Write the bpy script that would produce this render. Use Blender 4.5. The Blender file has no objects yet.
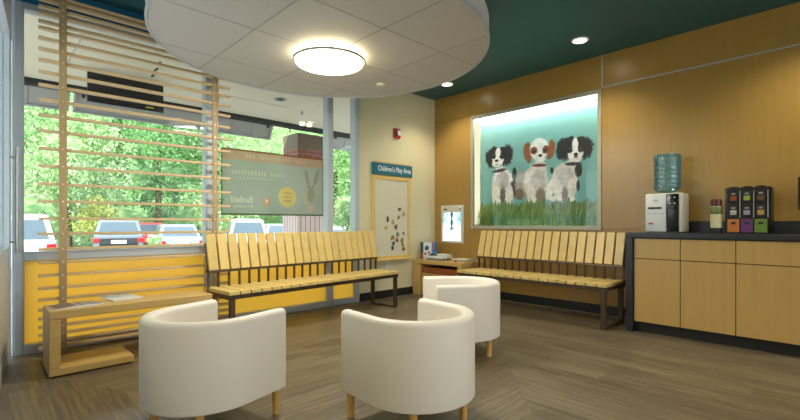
import bpy, bmesh, math, random
import numpy as np
from mathutils import Vector, Matrix
random.seed(7); rng = np.random.RandomState(7)
PI = math.pi
scn = bpy.context.scene
col = scn.collection

# ------------------------------------------------------------------ helpers
def link(name, bm, mat, parent=None, loc=(0, 0, 0), rz=0.0, smooth=False, kind=None):
    me = bpy.data.meshes.new(name)
    bmesh.ops.recalc_face_normals(bm, faces=bm.faces)
    bm.to_mesh(me); bm.free()
    if not isinstance(mat, (list, tuple)): mat = [mat]
    for m in mat: me.materials.append(m)
    if smooth:
        me.polygons.foreach_set('use_smooth', [True] * len(me.polygons))
        try: me.set_sharp_from_angle(angle=math.radians(38))
        except Exception: pass
    o = bpy.data.objects.new(name, me); col.objects.link(o)
    o.location = loc; o.rotation_euler = (0, 0, rz)
    if parent: o.parent = parent
    if kind: o['kind'] = kind
    return o

def thing(name, label, cat, loc=(0, 0, 0), rz=0.0, group=None):
    o = bpy.data.objects.new(name, None); col.objects.link(o)
    o.empty_display_size = .05
    o.location = loc; o.rotation_euler = (0, 0, rz)
    o['label'] = label; o['category'] = cat
    if group: o['group'] = group
    return o

def tag(o, label, cat, group=None, kind=None):
    o['label'] = label; o['category'] = cat
    if group: o['group'] = group
    if kind: o['kind'] = kind
    return o

def structure(o):
    o['kind'] = 'structure'; return o

def dup(root, loc, rz, label, group=None):
    r = root.copy(); col.objects.link(r); r.location = loc; r.rotation_euler = (0, 0, rz)
    r['label'] = label
    if group: r['group'] = group
    for ch in list(root.children):
        c = ch.copy(); col.objects.link(c); c.parent = r
        for g in ch.children:
            d = g.copy(); col.objects.link(d); d.parent = c
    return r

def box(bm, x0, x1, y0, y1, z0, z1, bev=0.0, seg=2, mi=0, M=None):
    t = bmesh.new()
    bmesh.ops.create_cube(t, size=1)
    for v in t.verts:
        v.co = Vector((x0 + (v.co.x + .5) * (x1 - x0), y0 + (v.co.y + .5) * (y1 - y0), z0 + (v.co.z + .5) * (z1 - z0)))
    if bev > 0:
        bmesh.ops.bevel(t, geom=t.edges[:], offset=bev, segments=seg, profile=.5, affect='EDGES', clamp_overlap=True)
    if M is not None: t.transform(M)
    merge(bm, t, mi)

def merge(bm, t, mi=0):
    off = {}
    for v in t.verts: off[v] = bm.verts.new(v.co)
    for f in t.faces:
        try:
            n = bm.faces.new([off[v] for v in f.verts]); n.material_index = mi if mi else f.material_index
        except ValueError: pass
    t.free()

def cyl(bm, p0, p1, r0, r1=None, seg=20, cap=True, mi=0):
    r1 = r0 if r1 is None else r1
    p0 = Vector(p0); p1 = Vector(p1); d = p1 - p0; L = d.length
    q = d.to_track_quat('Z', 'Y').to_matrix().to_4x4()
    M = Matrix.Translation(p0) @ q
    a = [bm.verts.new(M @ Vector((r0 * math.cos(2 * PI * i / seg), r0 * math.sin(2 * PI * i / seg), 0))) for i in range(seg)]
    b = [bm.verts.new(M @ Vector((r1 * math.cos(2 * PI * i / seg), r1 * math.sin(2 * PI * i / seg), L))) for i in range(seg)]
    for i in range(seg):
        f = bm.faces.new([a[i], a[(i + 1) % seg], b[(i + 1) % seg], b[i]]); f.material_index = mi
    if cap:
        f = bm.faces.new(a[::-1]); f.material_index = mi
        f = bm.faces.new(b); f.material_index = mi

def lathe(bm, prof, c=(0, 0, 0), seg=32, mi=0, closed=False):
    rings = []
    for r, z in prof:
        if r < 1e-5: rings.append([bm.verts.new((c[0], c[1], c[2] + z))])
        else: rings.append([bm.verts.new((c[0] + r * math.cos(2 * PI * i / seg), c[1] + r * math.sin(2 * PI * i / seg), c[2] + z)) for i in range(seg)])
    for a, b in zip(rings[:-1], rings[1:]):
        for i in range(seg):
            j = (i + 1) % seg
            if len(a) == 1 and len(b) == 1: continue
            if len(a) == 1: f = bm.faces.new([a[0], b[j], b[i]])
            elif len(b) == 1: f = bm.faces.new([a[i], a[j], b[0]])
            else: f = bm.faces.new([a[i], a[j], b[j], b[i]])
            f.material_index = mi

def prism(bm, pts, h0, h1, axis='z', mi=0):
    def P(p, h):
        return {'z': (p[0], p[1], h), 'x': (h, p[0], p[1]), 'y': (p[0], h, p[1])}[axis]
    a = [bm.verts.new(P(p, h0)) for p in pts]; b = [bm.verts.new(P(p, h1)) for p in pts]
    n = len(pts)
    for i in range(n):
        f = bm.faces.new([a[i], a[(i + 1) % n], b[(i + 1) % n], b[i]]); f.material_index = mi
    f = bm.faces.new(a[::-1]); f.material_index = mi
    f = bm.faces.new(b); f.material_index = mi

def B(): return bmesh.new()
def S(c):  # sRGB 0-255 -> linear
    return tuple(((v / 255) / 12.92 if v / 255 <= .04045 else ((v / 255 + .055) / 1.055) ** 2.4) for v in c)

# ------------------------------------------------------------------ materials
def newmat(name):
    m = bpy.data.materials.new(name); m.use_nodes = True
    nt = m.node_tree; nt.nodes.clear()
    out = nt.nodes.new('ShaderNodeOutputMaterial')
    return m, nt, out
def N(nt, t, **kw):
    n = nt.nodes.new(t)
    for k, v in kw.items():
        if k in n.inputs: n.inputs[k].default_value = v
        else: setattr(n, k, v)
    return n
def pbr(name, c, rough=.5, metal=0., var=.06, scale=8., bump=0., bscale=120., spec=.5, coat=0.):
    m, nt, out = newmat(name)
    b = N(nt, 'ShaderNodeBsdfPrincipled', Roughness=rough, Metallic=metal)
    b.inputs['Specular IOR Level'].default_value = spec
    b.inputs['Coat Weight'].default_value = coat
    L = S(c)
    tc = N(nt, 'ShaderNodeTexCoord')
    nz = N(nt, 'ShaderNodeTexNoise', Scale=scale, Detail=4.)
    nt.links.new(tc.outputs['Object'], nz.inputs['Vector'])
    mx = N(nt, 'ShaderNodeMix', data_type='RGBA')
    mx.inputs[6].default_value = tuple(v * (1 - var) for v in L) + (1,)
    mx.inputs[7].default_value = tuple(min(1, v * (1 + var)) for v in L) + (1,)
    nt.links.new(nz.outputs['Fac'], mx.inputs[0]); nt.links.new(mx.outputs[2], b.inputs['Base Color'])
    if bump > 0:
        n2 = N(nt, 'ShaderNodeTexNoise', Scale=bscale, Detail=3.)
        nt.links.new(tc.outputs['Object'], n2.inputs['Vector'])
        bp = N(nt, 'ShaderNodeBump', Strength=bump, Distance=.004)
        nt.links.new(n2.outputs['Fac'], bp.inputs['Height']); nt.links.new(bp.outputs[0], b.inputs['Normal'])
    nt.links.new(b.outputs[0], out.inputs[0])
    return m
def wood(name, c, rough=.35, var=.14, stretch=(30, 30, 2.2), island=.10, spec=.5):
    m, nt, out = newmat(name)
    b = N(nt, 'ShaderNodeBsdfPrincipled', Roughness=rough)
    b.inputs['Specular IOR Level'].default_value = spec
    L = S(c)
    tc = N(nt, 'ShaderNodeTexCoord'); mp = N(nt, 'ShaderNodeMapping'); mp.inputs['Scale'].default_value = stretch
    nt.links.new(tc.outputs['Object'], mp.inputs[0])
    nz = N(nt, 'ShaderNodeTexNoise', Scale=1., Detail=6., Roughness=.6, Distortion=.3)
    nt.links.new(mp.outputs[0], nz.inputs['Vector'])
    geo = N(nt, 'ShaderNodeObjectInfo')
    ad = N(nt, 'ShaderNodeMath', operation='MULTIPLY_ADD'); ad.inputs[1].default_value = island; 
    nt.links.new(geo.outputs['Random'], ad.inputs[0]); nt.links.new(nz.outputs['Fac'], ad.inputs[2])
    cr = N(nt, 'ShaderNodeValToRGB')
    cr.color_ramp.elements[0].position = .3; cr.color_ramp.elements[1].position = .75
    cr.color_ramp.elements[0].color = tuple(v * (1 - var) for v in L) + (1,)
    cr.color_ramp.elements[1].color = tuple(min(1, v * (1 + var)) for v in L) + (1,)
    nt.links.new(ad.outputs[0], cr.inputs[0]); nt.links.new(cr.outputs[0], b.inputs['Base Color'])
    nt.links.new(b.outputs[0], out.inputs[0])
    return m
def emis(name, c, st):
    m, nt, out = newmat(name)
    e = N(nt, 'ShaderNodeEmission', Strength=st); e.inputs[0].default_value = S(c) + (1,)
    nt.links.new(e.outputs[0], out.inputs[0]); return m
def glass(name, tint=(1, 1, 1), gl=1.0, rough=.02):
    m, nt, out = newmat(name)
    t = N(nt, 'ShaderNodeBsdfTransparent'); t.inputs[0].default_value = tint + (1,)
    g = N(nt, 'ShaderNodeBsdfGlossy', Roughness=rough)
    f = N(nt, 'ShaderNodeFresnel', IOR=1.45); mu = N(nt, 'ShaderNodeMath', operation='MULTIPLY'); mu.inputs[1].default_value = gl
    mx = N(nt, 'ShaderNodeMixShader')
    nt.links.new(f.outputs[0], mu.inputs[0]); nt.links.new(mu.outputs[0], mx.inputs[0])
    nt.links.new(t.outputs[0], mx.inputs[1]); nt.links.new(g.outputs[0], mx.inputs[2]); nt.links.new(mx.outputs[0], out.inputs[0])
    return m
def vcol(name, mode='pbr', st=1., rough=.5, alpha=1.0):
    m, nt, out = newmat(name)
    a = N(nt, 'ShaderNodeVertexColor', layer_name='Col')
    if mode == 'pbr':
        b = N(nt, 'ShaderNodeBsdfPrincipled', Roughness=rough)
        nt.links.new(a.outputs[0], b.inputs['Base Color']); nt.links.new(b.outputs[0], out.inputs[0])
    elif mode == 'emit':
        e = N(nt, 'ShaderNodeEmission', Strength=st); nt.links.new(a.outputs[0], e.inputs[0]); nt.links.new(e.outputs[0], out.inputs[0])
    elif mode == 'film':  # printed film, light passes through it
        d = N(nt, 'ShaderNodeBsdfDiffuse'); t = N(nt, 'ShaderNodeBsdfTranslucent'); mx = N(nt, 'ShaderNodeMixShader'); mx.inputs[0].default_value = .45
        nt.links.new(a.outputs[0], d.inputs[0]); nt.links.new(a.outputs[0], t.inputs[0])
        nt.links.new(d.outputs[0], mx.inputs[1]); nt.links.new(t.outputs[0], mx.inputs[2])
        tr = N(nt, 'ShaderNodeBsdfTransparent'); m2 = N(nt, 'ShaderNodeMixShader'); m2.inputs[0].default_value = alpha
        nt.links.new(tr.outputs[0], m2.inputs[1]); nt.links.new(mx.outputs[0], m2.inputs[2])
        nt.links.new(m2.outputs[0], out.inputs[0])
    return m

M = {}
M['teal'] = pbr('teal_paint', (44, 96, 100), .55, var=.05, scale=2)
M['teal_daylit'] = pbr('teal_daylight_tint', (12, 112, 156), .5, var=.04, scale=3)  # header teal with its blue daylight cast put into the colour
M['cream'] = pbr('cream_wall_paint', (214, 205, 168), .6, var=.02, scale=3, bump=.05)
M['white_paint'] = pbr('white_ceiling_tile', (188, 186, 182), .8, var=.02, scale=20)
M['soffit'] = pbr('soffit_paint', (204, 196, 176), .8, var=.03)
M['alu'] = pbr('grey_aluminium', (180, 188, 196), .42, .1, var=.04, scale=30)
M['alu_light'] = pbr('pale_aluminium', (176, 184, 190), .4, .3, var=.03)
M['maplewall'] = wood('maple_wall_panel', (166, 131, 66), .3, .07, (26, 26, 1.3), .04)
M['maplecab'] = wood('maple_cabinet_veneer', (190, 154, 90), .35, .06, (26, 26, 1.3), .05)
M['maple'] = wood('maple_slat', (206, 179, 112), .38, .12, (14, 14, 14), .35)
M['mapleV'] = wood('maple_board', (196, 163, 98), .35, .1, (3, 30, 30), .1)
M['blind'] = wood('maple_blind_slat', (206, 176, 128), .45, .08, (2, 30, 30), .1)
M['post'] = wood('maple_post', (172, 142, 94), .45, .1, (30, 30, 2), .1)
M['leg'] = wood('maple_leg', (214, 168, 96), .4, .08, (30, 30, 3), .1)
M['steel'] = pbr('dark_bronze_steel', (88, 74, 60), .42, .6, var=.08, scale=20)
M['screw'] = pbr('screw_metal', (210, 205, 195), .35, .7)
M['blackbase'] = pbr('black_rubber_base', (24, 26, 30), .45, var=.1)
M['counter'] = pbr('dark_slate_counter', (36, 39, 46), .35, var=.1, scale=60)
M['uph'] = pbr('off_white_upholstery', (224, 217, 207), .5, var=.02, scale=14, bump=.15, bscale=260)
M['chrome'] = pbr('brushed_metal', (170, 170, 168), .3, .8)
M['white'] = pbr('white_plastic', (226, 228, 230), .35, var=.02)
M['offwhite'] = pbr('off_white_plastic', (206, 204, 190), .45, var=.02)
M['lgrey'] = pbr('light_grey_plastic', (150, 152, 152), .4, var=.02)
M['black'] = pbr('black_plastic', (16, 16, 18), .25, var=.05)
M['dark'] = pbr('dark_panel', (26, 28, 30), .6, var=.1)
M['red'] = pbr('red_plastic', (176, 30, 26), .35)
M['signblue'] = pbr('teal_sign_panel', (36, 104, 122), .45, var=.04)
M['gold'] = wood('pale_wood_trim', (220, 186, 112), .4, .06, (30, 3, 30), .05)
M['board'] = pbr('cream_magnet_board', (214, 210, 186), .35, var=.02)
M['brown'] = pbr('brown_edge', (88, 58, 36), .5)
M['redbrown'] = wood('red_brown_drawer', (142, 76, 38), .4, .12, (26, 3, 26), .05)
M['brick'] = None
M['winglass'] = glass('window_glass', (.97, .99, .98), .35)
M['picglass'] = glass('picture_glass', (1, 1, 1), .6)
M['lamp'] = emis('lamp_diffuser', (255, 246, 222), 5.)
M['lamphalo'] = emis('lamp_halo_glow', (255, 238, 184), 60.)
M['down'] = emis('downlight_lens', (255, 244, 220), 22.)
M['tube'] = emis('light_tube', (240, 255, 248), 10.)
M['outlamp'] = emis('soffit_lamp', (255, 240, 205), 1.5)
M['greyshade'] = pbr('grey_perforated_shade', (148, 146, 142), .7, var=.05, scale=3)
M['asphalt'] = pbr('asphalt', (120, 120, 118), .85, var=.12, scale=2)
M['concrete'] = pbr('concrete_walk', (190, 186, 176), .8, var=.06)
M['tyre'] = pbr('tyre_rubber', (24, 24, 26), .7)
M['carglass'] = pbr('car_window_tint', (76, 92, 102), .08, var=.02)
M['taill'] = pbr('tail_light_red', (190, 26, 28), .2)
M['plate'] = pbr('number_plate', (220, 224, 230), .4)

def amber():
    m, nt, out = newmat('amber_translucent_panel')
    c = S((252, 216, 130)) + (1,)
    d = N(nt, 'ShaderNodeBsdfDiffuse'); d.inputs[0].default_value = c
    t = N(nt, 'ShaderNodeBsdfTranslucent'); t.inputs[0].default_value = S((255, 222, 128)) + (1,)
    g = N(nt, 'ShaderNodeBsdfGlossy', Roughness=.2)
    mx = N(nt, 'ShaderNodeMixShader'); mx.inputs[0].default_value = .75
    m2 = N(nt, 'ShaderNodeMixShader'); m2.inputs[0].default_value = .04
    nt.links.new(d.outputs[0], mx.inputs[1]); nt.links.new(t.outputs[0], mx.inputs[2])
    nt.links.new(mx.outputs[0], m2.inputs[1]); nt.links.new(g.outputs[0], m2.inputs[2]); nt.links.new(m2.outputs[0], out.inputs[0])
    return m
M['amber'] = amber()

def floor_mat():
    m, nt, out = newmat('grey_brown_plank_vinyl')
    b = N(nt, 'ShaderNodeBsdfPrincipled', Roughness=.38)
    b.inputs['Specular IOR Level'].default_value = .45
    tc = N(nt, 'ShaderNodeTexCoord')
    def plank(rot):
        mp = N(nt, 'ShaderNodeMapping'); mp.inputs['Rotation'].default_value = (0, 0, rot)
        nt.links.new(tc.outputs['Object'], mp.inputs[0])
        br = N(nt, 'ShaderNodeTexBrick', offset=.37, offset_frequency=2, Scale=1.)
        br.inputs['Brick Width'].default_value = 1.2; br.inputs['Row Height'].default_value = .13
        br.inputs['Mortar Size'].default_value = .0012; br.inputs['Mortar Smooth'].default_value = .4
        br.inputs['Color1'].default_value = (.0, .0, .0, 1); br.inputs['Color2'].default_value = (1, 1, 1, 1)
        br.inputs['Mortar'].default_value = (.0, .0, .0, 1)
        nt.links.new(mp.outputs[0], br.inputs[0])
        m2 = N(nt, 'ShaderNodeMapping'); m2.inputs['Scale'].default_value = (2.2, 42, 1)
        nt.links.new(mp.outputs[0], m2.inputs[0])
        nz = N(nt, 'ShaderNodeTexNoise', Scale=1., Detail=7., Roughness=.65, Distortion=.5)
        nt.links.new(m2.outputs[0], nz.inputs['Vector'])
        a = N(nt, 'ShaderNodeMath', operation='MULTIPLY_ADD'); a.inputs[1].default_value = .16
        nt.links.new(br.outputs['Color'], a.inputs[0]); nt.links.new(nz.outputs['Fac'], a.inputs[2])
        s = N(nt, 'ShaderNodeMath', operation='MULTIPLY_ADD'); s.inputs[1].default_value = -.12
        nt.links.new(br.outputs['Fac'], s.inputs[0]); nt.links.new(a.outputs[0], s.inputs[2])
        return s
    px, py = plank(0), plank(PI / 2)
    sx = N(nt, 'ShaderNodeSeparateXYZ'); nt.links.new(tc.outputs['Object'], sx.inputs[0])
    # mitred field: planks run along X where y > 1.5+.85(x-2.5) and x > .68+.5*(3.1-y)
    def lin(ax, ay, c):
        m1 = N(nt, 'ShaderNodeMath', operation='MULTIPLY_ADD'); m1.inputs[1].default_value = ax; m1.inputs[2].default_value = c
        nt.links.new(sx.outputs[0], m1.inputs[0])
        m2 = N(nt, 'ShaderNodeMath', operation='MULTIPLY_ADD'); m2.inputs[1].default_value = ay
        nt.links.new(sx.outputs[1], m2.inputs[0]); nt.links.new(m1.outputs[0], m2.inputs[2])
        g = N(nt, 'ShaderNodeMath', operation='GREATER_THAN'); g.inputs[1].default_value = 0; nt.links.new(m2.outputs[0], g.inputs[0]); return g
    g1 = lin(-.85, 1, -1.5 + .85 * 2.5); g2 = lin(1, .5, -.68 - 1.55)
    mm = N(nt, 'ShaderNodeMath', operation='MULTIPLY'); nt.links.new(g1.outputs[0], mm.inputs[0]); nt.links.new(g2.outputs[0], mm.inputs[1])
    mx = N(nt, 'ShaderNodeMix', data_type='FLOAT')
    nt.links.new(mm.outputs[0], mx.inputs[0]); nt.links.new(py.outputs[0], mx.inputs[2]); nt.links.new(px.outputs[0], mx.inputs[3])
    cr = N(nt, 'ShaderNodeValToRGB'); e = cr.color_ramp.elements
    e[0].position = .30; e[0].color = S((62, 53, 39)) + (1,)
    e[1].position = .80; e[1].color = S((127, 116, 93)) + (1,)
    k = e.new(.52); k.color = S((94, 83, 64)) + (1,)
    nt.links.new(mx.outputs[0], cr.inputs[0]); nt.links.new(cr.outputs[0], b.inputs['Base Color'])
    bp = N(nt, 'ShaderNodeBump', Strength=.12, Distance=.003); nt.links.new(mx.outputs[0], bp.inputs['Height']); nt.links.new(bp.outputs[0], b.inputs['Normal'])
    nt.links.new(b.outputs[0], out.inputs[0]); return m
M['floor'] = floor_mat()

def brick_mat(name, c1, c2, w=.22, h=.075):
    m, nt, out = newmat(name)
    b = N(nt, 'ShaderNodeBsdfPrincipled', Roughness=.8)
    tc = N(nt, 'ShaderNodeTexCoord'); sp_ = N(nt, 'ShaderNodeSeparateXYZ'); nt.links.new(tc.outputs['Object'], sp_.inputs[0])
    ad_ = N(nt, 'ShaderNodeMath', operation='ADD'); nt.links.new(sp_.outputs[0], ad_.inputs[0]); nt.links.new(sp_.outputs[1], ad_.inputs[1])
    mp = N(nt, 'ShaderNodeCombineXYZ'); nt.links.new(ad_.outputs[0], mp.inputs[0]); nt.links.new(sp_.outputs[2], mp.inputs[1])
    br = N(nt, 'ShaderNodeTexBrick', Scale=1.); br.inputs['Brick Width'].default_value = w; br.inputs['Row Height'].default_value = h
    br.inputs['Mortar Size'].default_value = .008
    br.inputs['Color1'].default_value = S(c1) + (1,); br.inputs['Color2'].default_value = S(c2) + (1,); br.inputs['Mortar'].default_value = S((122, 100, 90)) + (1,)
    nt.links.new(mp.outputs[0], br.inputs[0]); nt.links.new(br.outputs['Color'], b.inputs['Base Color']); nt.links.new(b.outputs[0], out.inputs[0])
    return m
M['brick'] = brick_mat('red_brick', (128, 72, 58), (110, 60, 48))
M['stone'] = brick_mat('pale_stone', (206, 184, 180), (188, 168, 166), .1, 1.2)

def leaf_mat(name, c1, c2):
    m, nt, out = newmat(name)
    tc = N(nt, 'ShaderNodeTexCoord'); oi = N(nt, 'ShaderNodeObjectInfo')
    nz = N(nt, 'ShaderNodeTexNoise', Scale=1.6, Detail=5., Roughness=.7); nt.links.new(tc.outputs['Object'], nz.inputs['Vector'])
    cr = N(nt, 'ShaderNodeValToRGB'); e = cr.color_ramp.elements
    e[0].position = .36; e[0].color = S(c1) + (1,); e[1].position = .66; e[1].color = S(c2) + (1,)
    nt.links.new(nz.outputs['Fac'], cr.inputs[0])
    d = N(nt, 'ShaderNodeBsdfDiffuse'); t = N(nt, 'ShaderNodeBsdfTranslucent'); mx = N(nt, 'ShaderNodeMixShader'); mx.inputs[0].default_value = .35
    nt.links.new(cr.outputs[0], d.inputs[0]); nt.links.new(cr.outputs[0], t.inputs[0])
    nt.links.new(d.outputs[0], mx.inputs[1]); nt.links.new(t.outputs[0], mx.inputs[2]); nt.links.new(mx.outputs[0], out.inputs[0]); return m
M['leafA'] = leaf_mat('leaf_light_green', (132, 172, 108), (216, 232, 186))
M['leafB'] = leaf_mat('leaf_mid_green', (104, 150, 90), (184, 216, 150))
M['leafC'] = leaf_mat('leaf_yellow', (178, 190, 92), (232, 230, 140))
M['leafD'] = leaf_mat('leaf_blue_green', (92, 140, 92), (164, 204, 140))
M['bark'] = pbr('bark', (98, 78, 58), .9)
M['grass'] = leaf_mat('grass_blade', (92, 134, 60), (176, 200, 110))

def paint(name, w, h, fn, mat, nx, ny, parent=None, loc=(0, 0, 0), rot=None, thick=0.003):
    """flat printed sheet: grid in local XZ plane (x 0..w, z 0..h), front towards -Y, colours by fn(X,Z)->Nx3 sRGB 0..255"""
    xs = np.linspace(0, w, nx); zs = np.linspace(0, h, ny)
    X, Z = np.meshgrid(xs, zs); n = nx * ny
    co = np.zeros((n, 3)); co[:, 0] = X.ravel(); co[:, 2] = Z.ravel()
    idx = np.arange(n).reshape(ny, nx)
    q = np.stack([idx[:-1, :-1], idx[:-1, 1:], idx[1:, 1:], idx[1:, :-1]], -1).reshape(-1, 4)
    me = bpy.data.meshes.new(name); me.from_pydata(co.tolist(), [], q.tolist())
    C = np.clip(fn(X.ravel(), Z.ravel()), 0, 255) / 255.
    lin = np.where(C <= .04045, C / 12.92, ((C + .055) / 1.055) ** 2.4)
    ca = me.color_attributes.new('Col', 'FLOAT_COLOR', 'POINT')
    ca.data.foreach_set('color', np.c_[lin, np.ones(n)].astype(np.float32).ravel())
    me.materials.append(mat); me.update()
    o = bpy.data.objects.new(name, me); col.objects.link(o); o.location = loc
    if rot: o.rotation_euler = rot
    if parent: o.parent = parent
    return o

def text(name, s, size, mat, loc, rot, parent, sx=1.0, depth=.001, bold=0.0, align='LEFT'):
    cu = bpy.data.curves.new(name, 'FONT'); cu.body = s; cu.size = size; cu.extrude = depth; cu.offset = bold; cu.align_x = align
    t = bpy.data.objects.new(name, cu); col.objects.link(t)
    dg = bpy.context.evaluated_depsgraph_get(); me = bpy.data.meshes.new_from_object(t.evaluated_get(dg))
    bpy.data.objects.remove(t); bpy.data.curves.remove(cu)
    me.materials.clear(); me.materials.append(mat)
    o = bpy.data.objects.new(name, me); col.objects.link(o); o.location = loc; o.rotation_euler = rot; o.scale = (sx, 1, 1)
    if parent: o.parent = parent
    return o

# ------------------------------------------------------------------ camera
CAMH = 1.04
cam = bpy.data.cameras.new('Camera'); co = bpy.data.objects.new('Camera', cam); col.objects.link(co)
cam.sensor_width = 36; cam.lens = 439 / 800 * 36; cam.shift_y = 13.4 / 800
co.location = (0, 0, CAMH); co.rotation_euler = (PI / 2, 0, math.radians(46.15 - 90)); scn.camera = co
cam.clip_end = 300

# ------------------------------------------------------------------ room shell
XW, YW, CH = 5.16, 4.586, 2.97
YB = -3.0
bm = B(); box(bm, -1.0, XW + .3, YB - .2, YW + .12, -.12, 0); structure(link('floor', bm, M['floor']))
bm = B(); box(bm, -1.0, XW + .3, YB - .2, YW + .12, CH, CH + .15); structure(link('ceiling', bm, M['teal']))
# maple wall with niche for the picture box, laid out in panels
NY0, NY1, NZ0, NZ1 = 2.055, 3.855, .985, 2.56      # niche opening
def maple_wall():
    bm = B(); x0, x1 = XW, XW + .25
    box(bm, x0, x1, YB - .2, NY0, 0, CH); box(bm, x0, x1, NY1, YW + .12, 0, CH)
    box(bm, x0, x1, NY0, NY1, 0, NZ0); box(bm, x0, x1, NY0, NY1, NZ1, CH)
    return structure(link('wall_right', bm, M['maplewall']))
maple_wall()
bm = B()   # metal reveal strips in the panelling
box(bm, XW - .004, XW + .01, YB, 2.026, 2.592, 2.606)
box(bm, XW - .004, XW + .01, 2.019, 2.033, 2.606, CH)
structure(link('trim_1', bm, M['alu_light']))
M['seam'] = pbr('panel_seam', (112, 84, 42), .6)
bm = B()
box(bm, XW - .0015, XW + .01, 3.885, YW, 2.596, 2.604)
box(bm, XW - .0015, XW + .01, 3.896, 3.903, 2.60, CH)
box(bm, XW - .0015, XW + .01, 3.9, 3.905, .12, .96)
box(bm, XW - .0015, XW + .01, 1.62, YW, .972, .977)
structure(link('trim_2', bm, M['seam']))
bm = B(); box(bm, XW - .012, XW, 1.63, YW - .012, 0, .105); structure(link('baseboard_right', bm, M['blackbase']))
# window wall
bm = B(); box(bm, 3.64, XW, YW, YW + .12, 0, CH); structure(link('wall_window', bm, M['cream']))
bm = B(); box(bm, .0, 3.64, YW - .002, YW + .118, 2.79, CH); structure(link('wall_header', bm, M['teal_daylit']))
bm = B(); box(bm, 3.66, XW - .012, YW - .012, YW, 0, .105); structure(link('baseboard_window', bm, M['blackbase']))
bm = B(); box(bm, -1, -.2, YB - .2, YB, 0, CH); box(bm, 4.9, XW, YB - .2, YB, 0, CH); box(bm, -.2, 4.9, YB - .2, YB, 2.7, CH); box(bm, -.2, 4.9, YB - .2, YB, 0, .5)
structure(link('wall_back', bm, M['cream']))
wb4 = B()  # unseen rear window, added to bring in daylight fill
for xx in (-.2, 1.47, 3.17, 4.84): box(wb4, xx, xx + .06, YB - .12, YB - .04, .56, 2.64)
box(wb4, -.2, 4.9, YB - .12, YB - .04, .5, .56); box(wb4, -.2, 4.9, YB - .12, YB - .04, 2.64, 2.7)
wb4 = structure(link('window_4', wb4, M['alu']))
g = B(); box(g, -.14, 4.84, YB - .085, YB - .08, .56, 2.64); link('glass_pane', g, M['winglass'], wb4)
# aluminium window frames, glass and amber panes: three bays
def bay(n, x0, x1):
    w = B()
    for (a, b, c, d) in ((x0 - .0, x1 + .0, .742, .812), (x0, x1, 0, .075), (x0, x1, 2.736, 2.79)):
        box(w, a, b, YW - .03, YW + .07, c, d, .004)
    wo = structure(link('window_%d' % n, w, M['alu']))
    g = B(); box(g, x0, x1, YW + .02, YW + .026, .812, 2.736); go = link('glass_pane', g, M['winglass'], wo)
    a = B(); box(a, x0, x1, YW + .018, YW + .024, .075, .742); link('amber_panel', a, M['amber'], wo)
bay(1, .262, 1.66); bay(2, 1.79, 3.135); bay(3, 3.225, 3.565)
def mull(n, x0, x1):
    w = B(); box(w, x0, x1, YW - .02, YW + .085, 0, 2.79, .004)
    box(w, x0 + .012, x1 - .012, YW - .027, YW - .015, 0, 2.79, .003)
    structure(link('trim_%d' % n, w, M['alu']))
mull(3, .19, .262); mull(4, 1.66, 1.79); mull(5, 3.135, 3.225); mull(6, 3.565, 3.64)
# glazed side wall seen edge-on at the far left
dirn = Vector((-.098, -1, 0)).normalized(); P0 = Vector((.188, 4.52, 0)); rzL = math.atan2(dirn.y, dirn.x)
def side(name, s0, s1, z0, z1, th0, th1, mat, parent=None, bev=.003):
    b = B(); box(b, s0, s1, th0, th1, z0, z1, bev)
    return link(name, b, mat, parent, loc=P0 if parent is None else (0, 0, 0), rz=rzL if parent is None else 0)
wl = structure(side('wall_left', 2.6, 7.7, 0, CH, -.10, 0, M['cream'], bev=0))
hd = structure(side('trim_7', 0, 2.6, 2.45, CH, -.10, 0, M['alu']))
dr = structure(side('door_1', 0, .16, 0, 2.45, -.08, -.005, M['alu']))
side('stile', 2.4, 2.6, 0, 2.45, -.08, -.005, M['alu'], dr)
side('bottom_rail', .16, 2.4, 0, .86, -.08, -.012, M['alu'], dr)
side('glass_pane', .16, 2.4, .86, 2.45, -.045, -.037, M['winglass'], dr, bev=0)
h = B(); cyl(h, (.10, .035, .82), (.10, .035, 1.62), .012); cyl(h, (.10, -.006, .9), (.10, .035, .9), .008); cyl(h, (.10, -.006, 1.54), (.10, .035, 1.54), .008)
link('door_handle', h, M['chrome'], dr, smooth=True)

# ------------------------------------------------------------------ suspended round cloud, lamp, sprinkler, downlights
CC = (2.04, 2.965); CR = 1.278; CZ = 2.42
cl = thing('ceiling_cloud', 'large round pale suspended ceiling panel with thin joint lines, hung under the teal ceiling', 'ceiling panel', (CC[0], CC[1], CH))
b = B(); zt = 2.585 - CH; zb = CZ - CH
lathe(b, [(0, zt), (CR - .01, zt), (CR, zt - .006), (CR, zb + .012), (CR - .012, zb), (0, zb)], seg=128)
link('panel', b, M['white_paint'], cl, smooth=True)
b = B()
lathe(b, [(CR + .002, zb + .016), (CR + .006, zb + .012), (CR + .006, zb - .003), (CR - .010, zb - .003), (CR - .010, zb + .001)], seg=128)
link('rim_trim', b, M['alu_light'], cl, smooth=True)
b = B()
for X in (1.42, 2.07, 2.69):
    d = X - CC[0]; hlf = math.sqrt((CR - .02) ** 2 - d * d); box(b, d - .0035, d + .0035, -hlf, hlf, zb - .0015, zb + .004)
for Y in (2.32, 2.965, 3.68):
    d = Y - CC[1]; hlf = math.sqrt((CR - .02) ** 2 - d * d); box(b, -hlf, hlf, d - .003, d + .003, zb - .0012, zb + .004)
link('joint_lines', b, pbr('joint_line_grey', (146, 144, 138), .8), cl)  # thin grey strips along the panel joints
for (sx, sy) in ((-.6, -.6), (.6, -.6), (-.6, .6), (.6, .6)):
    b = B(); cyl(b, (sx, sy, zt), (sx, sy, 0), .005, seg=8); link('suspension_rod', b, M['chrome'], cl)
LP = (2.08, 3.0)
lp = thing('ceiling_lamp', 'round glowing flush lamp with thin metal ring under the pale ceiling cloud', 'ceiling light', (LP[0], LP[1], CZ))
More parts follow.
